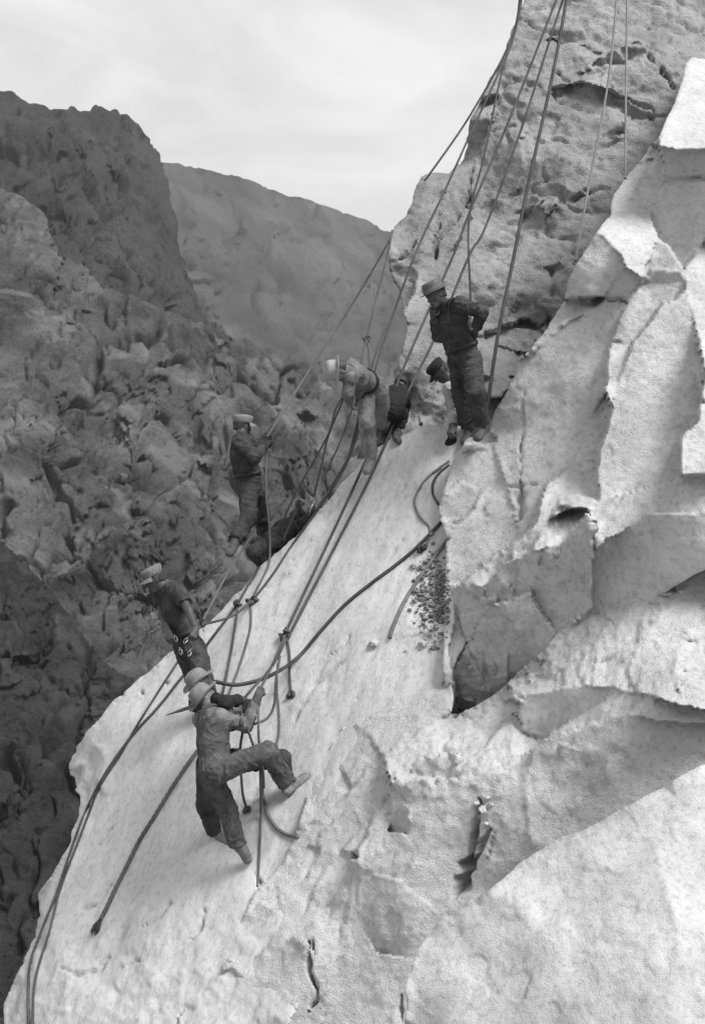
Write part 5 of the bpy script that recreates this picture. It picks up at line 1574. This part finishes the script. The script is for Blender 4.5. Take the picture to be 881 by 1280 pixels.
rI, _ = rope('pale slack rope on the crag ending at the stepped rock crest', [(773, -30, 16.4), (760, 100), (735, 235), (719, 326, 13.6)], 0.018, 'manila_pale', group=G_MAIN)
rJ, _ = rope('pale rope hanging plumb across the dark overhang of the crag', [(784, -30, 16.6), (782, 100), (781, 224, 14.0)], 0.018, 'manila_pale', group=G_MAIN)

# round the two climbers
hand1 = j1['ha']
dh = hand1[1]
r1, _ = rope('doubled rope from the knot gripped in the raised glove of the bib-overall climber', [(357, 795, 'r'), (343, 826), (325, 862, dh - 0.02), (312, 886, dh - 0.05), (302, 902, dh - 0.1)], 0.017)
r2, _ = rope('second strand beside the gripped rope, running to the mate behind', [(358, 798, 'r'), (347, 822), (333, 842), (318, 858, 11.5), (306, 872, 11.45)], 0.016)
r3, p3 = rope('short rope tail hanging from the knot, ending in a loop on the slab', [(359, 797, 'r'), (362, 820, 'r'), (362, 845, 'r'), (364, 868, 'r')], 0.016)
knot(r3, p3[-1], 0.018, seed=5, size=2.4, name='end_knot')
r4, _ = rope('slack rope bight looping from the knot behind the climbers', [(350, 820, 11.9), (345, 850, 11.75), (343, 880, 11.65), (334, 898, 11.5), (318, 905, 11.2)], 0.016)
r5, _ = rope('thin rope hanging from the knot to behind the raised knee', [(347, 830, 11.95), (346, 860, 'r'), (349, 890, 'r'), (349, 915, 'r'), (344, 938, 'r')], 0.013, 'manila_light')
r6, _ = rope('thin rope dropping straight below the climbers down the slab', [(324, 868, dh + 0.05), (323, 905, 11.2), (325, 960, 11.3), (326, 1020, 'r'), (324, 1075, 'r'), (322, 1108, 'r')], 0.014, 'manila_light')
r7, _ = rope('dark rope end with knot hanging between the legs of the climbers', [(305, 905, 11.3), (300, 940, 11.4), (302, 975, 11.45), (304, 996, 11.5), (309, 1012, 'r')], 0.016)
knot(r7, _[-1], 0.015, seed=6, name='end_knot')
r8, _ = rope('short dark rope hanging under the raised thigh', [(309, 910, 11.15), (318, 935, 11.2), (328, 960, 11.3), (330, 985, 11.4)], 0.016)
h5, _ = rope('pale curved hose end below the raised foot, lying against the ledge', [(326, 965, 11.45), (328, 990, 'r'), (333, 1013, 'r'), (344, 1033, 'r'), (358, 1043, 'r'), (373, 1046, 'r')], 0.026, 'rubber_dusty', laid=False, name='air_hose', cat='hose', group='air hoses')

# hoses across the slab
h1, p1_ = rope('long dark hose sagging across the slab from the ledge to the climbers', [(551, 653, 'r'), (522, 683, 'r'), (495, 706, 'r'), (468, 726, 'r'), (430, 757, 'r'), (399, 791, 'r'), (372, 822, 'r'), (337, 845, 11.95), (298, 856, 11.75), (268, 852, 11.7)], 0.028, 'rubber', laid=False, name='air_hose', cat='hose', group='air hoses')
h2, _ = rope('straight hose piece leaning down beside the rubble pocket', [(562, 670, 'r'), (546, 692, 'r'), (530, 714, 'r'), (507, 749, 'r'), (491, 784, 'r'), (487, 798, 'r')], 0.028, 'rubber_dusty', laid=False, name='air_hose', cat='hose', group='air hoses')
h3, p3_ = rope('thin looped hose curling from the ledge to the long hose', [(561, 576, 'r'), (545, 588, 'r'), (530, 602, 'r'), (518, 625, 'r'), (524, 645, 'r'), (537, 660, 'r'), (535, 676, 'r'), (528, 686, 'r')], 0.018, 'rubber_dusty', laid=False, name='air_hose', cat='hose', group='air hoses')
h4, _ = rope('short hose bight tucked under the ledge below the stooping man', [(561, 581, 'r'), (548, 592, 'r'), (541, 604, 'r'), (541, 618, 'r'), (548, 631, 'r')], 0.018, 'rubber', laid=False, name='air_hose', cat='hose', group='air hoses')
knot(h3, p3_[-1], 0.018, 'rubber', 3.0, 8, 'hose_coupling')

# ropes of the man in the striped cap
k1, pk1 = rope('rope from the striped-cap man through a knot and up the slab edge', [(252, 781, 12.2), (288, 771, 12.45), (313, 752, 'r'), (338, 722, 'r'), (364, 683, 'r'), (399, 634, 'r'), (422, 600, 13.5), (441, 560, 13.5), (455, 508, 13.75)], 0.017)
kk = P(313, 752, hit(313, 752, ROCKS)[0] - 0.04); knot(k1, kk, 0.017, seed=9); knot(k1, kk + np.array([0.05, 0, 0.03]), 0.014, seed=10)
k2, _ = rope('rope lying along the slab edge through a knot, continuing far down to the left', [(324, 708, 'r'), (310, 732, 'r'), (297, 755, 'r'), (280, 778, 'r'), (261, 803, 'r'), (243, 828, 'r'), (224, 851, 'r'), (197, 885, 'r'), (165, 920, 'r'), (130, 970, 'r'), (105, 1020, 'r'), (85, 1075, 'r'), (70, 1120, 'r'), (50, 1170, 'r'), (37, 1215, 'r'), (36, 1300, 'r')], 0.019)
kk2 = P(297, 755, hit(297, 755, ROCKS)[0] - 0.04); knot(k2, kk2, 0.017, seed=11)
k3, _ = rope('second rope twisting round the long one down the lower left slab', [(232, 812, 'r'), (220, 831, 'r'), (196, 868, 'r'), (171, 908, 'r'), (150, 944, 'r'), (124, 985, 'r'), (108, 1026, 'r'), (95, 1060, 'r'), (76, 1110, 'r'), (62, 1165, 'r'), (44, 1228, 'r'), (41, 1300, 'r')], 0.016)
k4, _ = rope('rope end hanging from the upper of two knots beside the striped-cap man', [(297, 757, 'r'), (295, 775, 'r'), (289, 814, 'r'), (283, 845, 'r'), (278, 870, 'r')], 0.016)
k5, _ = rope('slack rope end curving down from the knot beside the striped-cap man', [(313, 755, 'r'), (314, 772, 'r'), (312, 790, 'r'), (301, 828, 'r'), (290, 858, 'r'), (284, 872, 'r')], 0.014, 'manila_light')
k6, pk6 = rope('thick rope with frayed end trailing down the slab below the climbers', [(252, 932, 'r'), (240, 948, 'r'), (225, 970, 'r'), (215, 985, 'r'), (195, 1018, 'r'), (175, 1050, 'r'), (158, 1084, 'r'), (145, 1110, 'r'), (133, 1136, 'r'), (126, 1149, 'r')], 0.026, 'manila_light')
fr = []
ax = unit(pk6[-1] - pk6[-6])
for q in range(40):
    o_ = unit(rng.normal(size=3)) * 0.018
    fr.append(tube(np.array([pk6[-1] + o_ * 0.5, pk6[-1] + ax * 0.05 + o_ * 1.5, pk6[-1] + ax * (0.09 + 0.04 * rng.random()) + o_ * 2.2]), 0.004, 4))
vv_, ff_, n_ = [], [], 0
for v, f in fr:
    vv_.append(v); ff_ += [tuple(i + n_ for i in x) for x in f]; n_ += len(v)
mesh_obj('frayed_end', np.concatenate(vv_), ff_, 'manila', k6, origin=k6.location)

# ropes beyond the edge, between the bent man and the crouching man
e1, _ = rope('rope slanting from the bent man hands down to the crouching man', [(433, 490, 13.6), (420, 510), (411, 541), (390, 580), (369, 617), (346, 668, 14.0)], 0.015)
e2, _ = rope('rope from the bent man ending at the hanging gear', [(430, 497, 13.65), (411, 543), (402, 580), (392, 621, 13.85)], 0.014)
e3, pe3 = rope('short stiff rope with knob rising beside the crouching man', [(374, 630, 13.9), (364, 652, 13.95), (354, 675, 14.0)], 0.016)
knot(e3, pe3[0], 0.018, seed=12, name='end_knot')
e4, _ = rope('bundle rope running along the slab edge under the bent man', [(456, 500, 13.7), (449, 520, 13.65), (441, 552, 13.6), (433, 577, 13.55), (412, 612, 13.55), (396, 636, 13.6)], 0.020)
e5, _ = rope('thin pale rope hanging past the bent man front leg', [(441, 508, 13.7), (428, 545, 13.75), (415, 575, 13.85), (402, 600, 13.9)], 0.011, 'manila_light')

# -- metal and tools
def snap_hook(u, v, d, rot, label, group, size=0.055):
    t = np.linspace(0, 2 * math.pi, 28, endpoint=False)
    c, s_ = math.cos(rot), math.sin(rot)
    x, z = 0.5 * size * np.cos(t), size * np.sin(t)
    at = P(u, v, d)
    path = at + np.stack([x * c - z * s_, 0.012 * np.sin(2 * t), x * s_ + z * c], 1)
    v_, f_ = tube(path, size * 0.2, 8, closed=True)
    root = empty('snap_hook', at)
    tag(root, label, 'hook', group)
    mesh_obj('ring', v_, f_, 'steel', root, origin=at)
    g0 = at + np.array([-s_ * -size * 1.0, 0, c * size]) * 1.0
    v_, f_ = tube(np.array([at + np.array([-s_ * size * 0.95, 0, c * size * 0.95]), at + np.array([-s_ * size * 1.7, 0, c * size * 1.7])]), size * 0.2, 8)
    mesh_obj('shank', v_, f_, 'steel', root, origin=at)
dB = j3['pel'][1] - 0.22
lab3 = 'pale metal snap hook hanging from the belt of the striped-cap man'
for u, v, rt in ((220, 799, 0.3), (232, 801, -0.6), (226, 815, 0.2), (237, 817, -0.3)):
    snap_hook(u, v, dB, rt, lab3, 'hooks on the belt', 0.028)
snap_hook(288, 887, dh - 0.03, 0.8, 'bright steel ring between the hands of the two climbers', None, 0.04)
snap_hook(391, 628, 13.75, 0.3, 'bright metal snap hook at the slab edge above the hanging gear', None, 0.04)
# drill steel carried by the mate
a_, b_ = P(208, 894, 11.45), P(250, 880, 11.45)
rod = empty('drill_steel', (a_ + b_) / 2)
tag(rod, 'pointed steel drill rod sticking out behind the two climbers', 'drill steel')
tt = np.linspace(0, 1, 12)
v_, f_ = tube(a_ + (b_ - a_) * tt[:, None], 0.02, 8, taper=0.004 + 0.013 * np.minimum(1, tt * 2.2))
mesh_obj('shaft', v_, f_, 'dark_steel', rod, origin=rod.location)
v_, f_ = tube(np.array([a_ + (b_ - a_) * x for x in (0.78, 0.8, 0.86, 0.88)]), 0.03, 8, taper=[0.018, 0.024, 0.024, 0.018])
mesh_obj('collar', v_, f_, 'dark_steel', rod, origin=rod.location)
# gear sack with tools at the edge
gs = P(387, 645, 13.75)
sack = empty('tool_bag', gs)
tag(sack, 'small dark bag of tools hanging on ropes at the slab edge', 'bag')
sd_ = Sdf(0.03)
sd_.cone(gs + np.array([-0.06, 0, -0.06]), gs + np.array([0.02, 0, 0.03]), 0.06, 0.05, 0.03)
sd_.cone(gs + np.array([0.02, 0, 0.03]), gs + np.array([0.045, 0, 0.10]), 0.035, 0.022, 0.02)
sd_.folds = folds(0.012, 20.0, 5)
sdf_obj('sack', sd_, 0.008, 'dark_shirt', sack, 1)
for k in range(3):
    a_ = gs + np.array([-0.05 + 0.035 * k, -0.05, -0.02 + 0.02 * k]); 
    v_, f_ = tube(np.array([a_, a_ + np.array([0.05, -0.02, 0.13])]), 0.011, 7)
    mesh_obj('tool_handle', v_, f_, 'steel' if k == 1 else 'dark_steel', sack, origin=gs)

# -- loose stone
def stone(c, r, seed, flat=0.7):
    rr = np.random.default_rng(seed)
    q = rr.normal(size=(22, 3)); q /= np.linalg.norm(q, axis=1, keepdims=True)
    q *= (0.75 + 0.4 * rr.random((22, 1)))
    return np.asarray(c) + q * r * np.array([1, 1, flat])
import bmesh
def hull(pts_list):
    bm = bmesh.new()
    for pts in pts_list:
        vs_ = [bm.verts.new(p) for p in pts]
        res = bmesh.ops.convex_hull(bm, input=vs_)
        bmesh.ops.delete(bm, geom=[g for g in res['geom_interior'] if isinstance(g, bmesh.types.BMVert)], context='VERTS')
    return bm
def bm_obj(name, bm, mat, origin):
    me = bpy.data.meshes.new(name)
    bmesh.ops.translate(bm, verts=bm.verts, vec=-Vector(origin))
    bm.to_mesh(me); bm.free()
    me.materials.append(MATS[mat])
    o = bpy.data.objects.new(name, me); C.objects.link(o); o.location = Vector(origin)
    return o
lst = []
for k in range(900):
    u = 543 + 13 * rng.normal(); v = 745 + 26 * rng.normal()
    if u > 562: continue
    h, n = hit(u, v, ['granite_slab', 'stepped_rock', 'broken_slope'])
    if h is None: continue
    r = 0.006 + 0.034 * rng.random() ** 5
    lst.append(stone(P(u, v, h - r * 0.3), r, 1000 + k))
rub = bm_obj('rubble', hull(lst), 'rubble_rock', P(530, 750, 12.0))
tag(rub, 'pocket of small dark broken stones beside the leaning hose', 'rubble', kind='stuff')
for k, (u, v, r) in enumerate(((596, 1004, 0.035), (604, 1012, 0.05), (610, 998, 0.03), (600, 1022, 0.045), (613, 1006, 0.028), (607, 1030, 0.03))):
    h, n = hit(u, v, ['broken_slope'])
    o = bm_obj('stone', hull([stone(P(u, v, h - r * 0.4), r, 50 + k, 0.8)]), 'ledge_rock', P(u, v, h))
    tag(o, 'small pale stone wedged at the top of the forked crack', 'stone', 'stones in the forked crack')
for k, (u, v, r) in enumerate(((528, 806, 0.06), (716, 776, 0.05), (724, 772, 0.035), (467, 804, 0.06))):
    h, n = hit(u, v, ROCKS)
    o = bm_obj('stone', hull([stone(P(u, v, h - r * 0.3), r, 70 + k, 0.7)]), 'ledge_rock', P(u, v, h))
    tag(o, ['pale stone on the dark slanting block beside the rubble', 'pale stone on the rim of the shaded rock face', 'smaller pale stone on the rim of the shaded face', 'loose stone at the foot of the leaning hose'][k], 'stone')
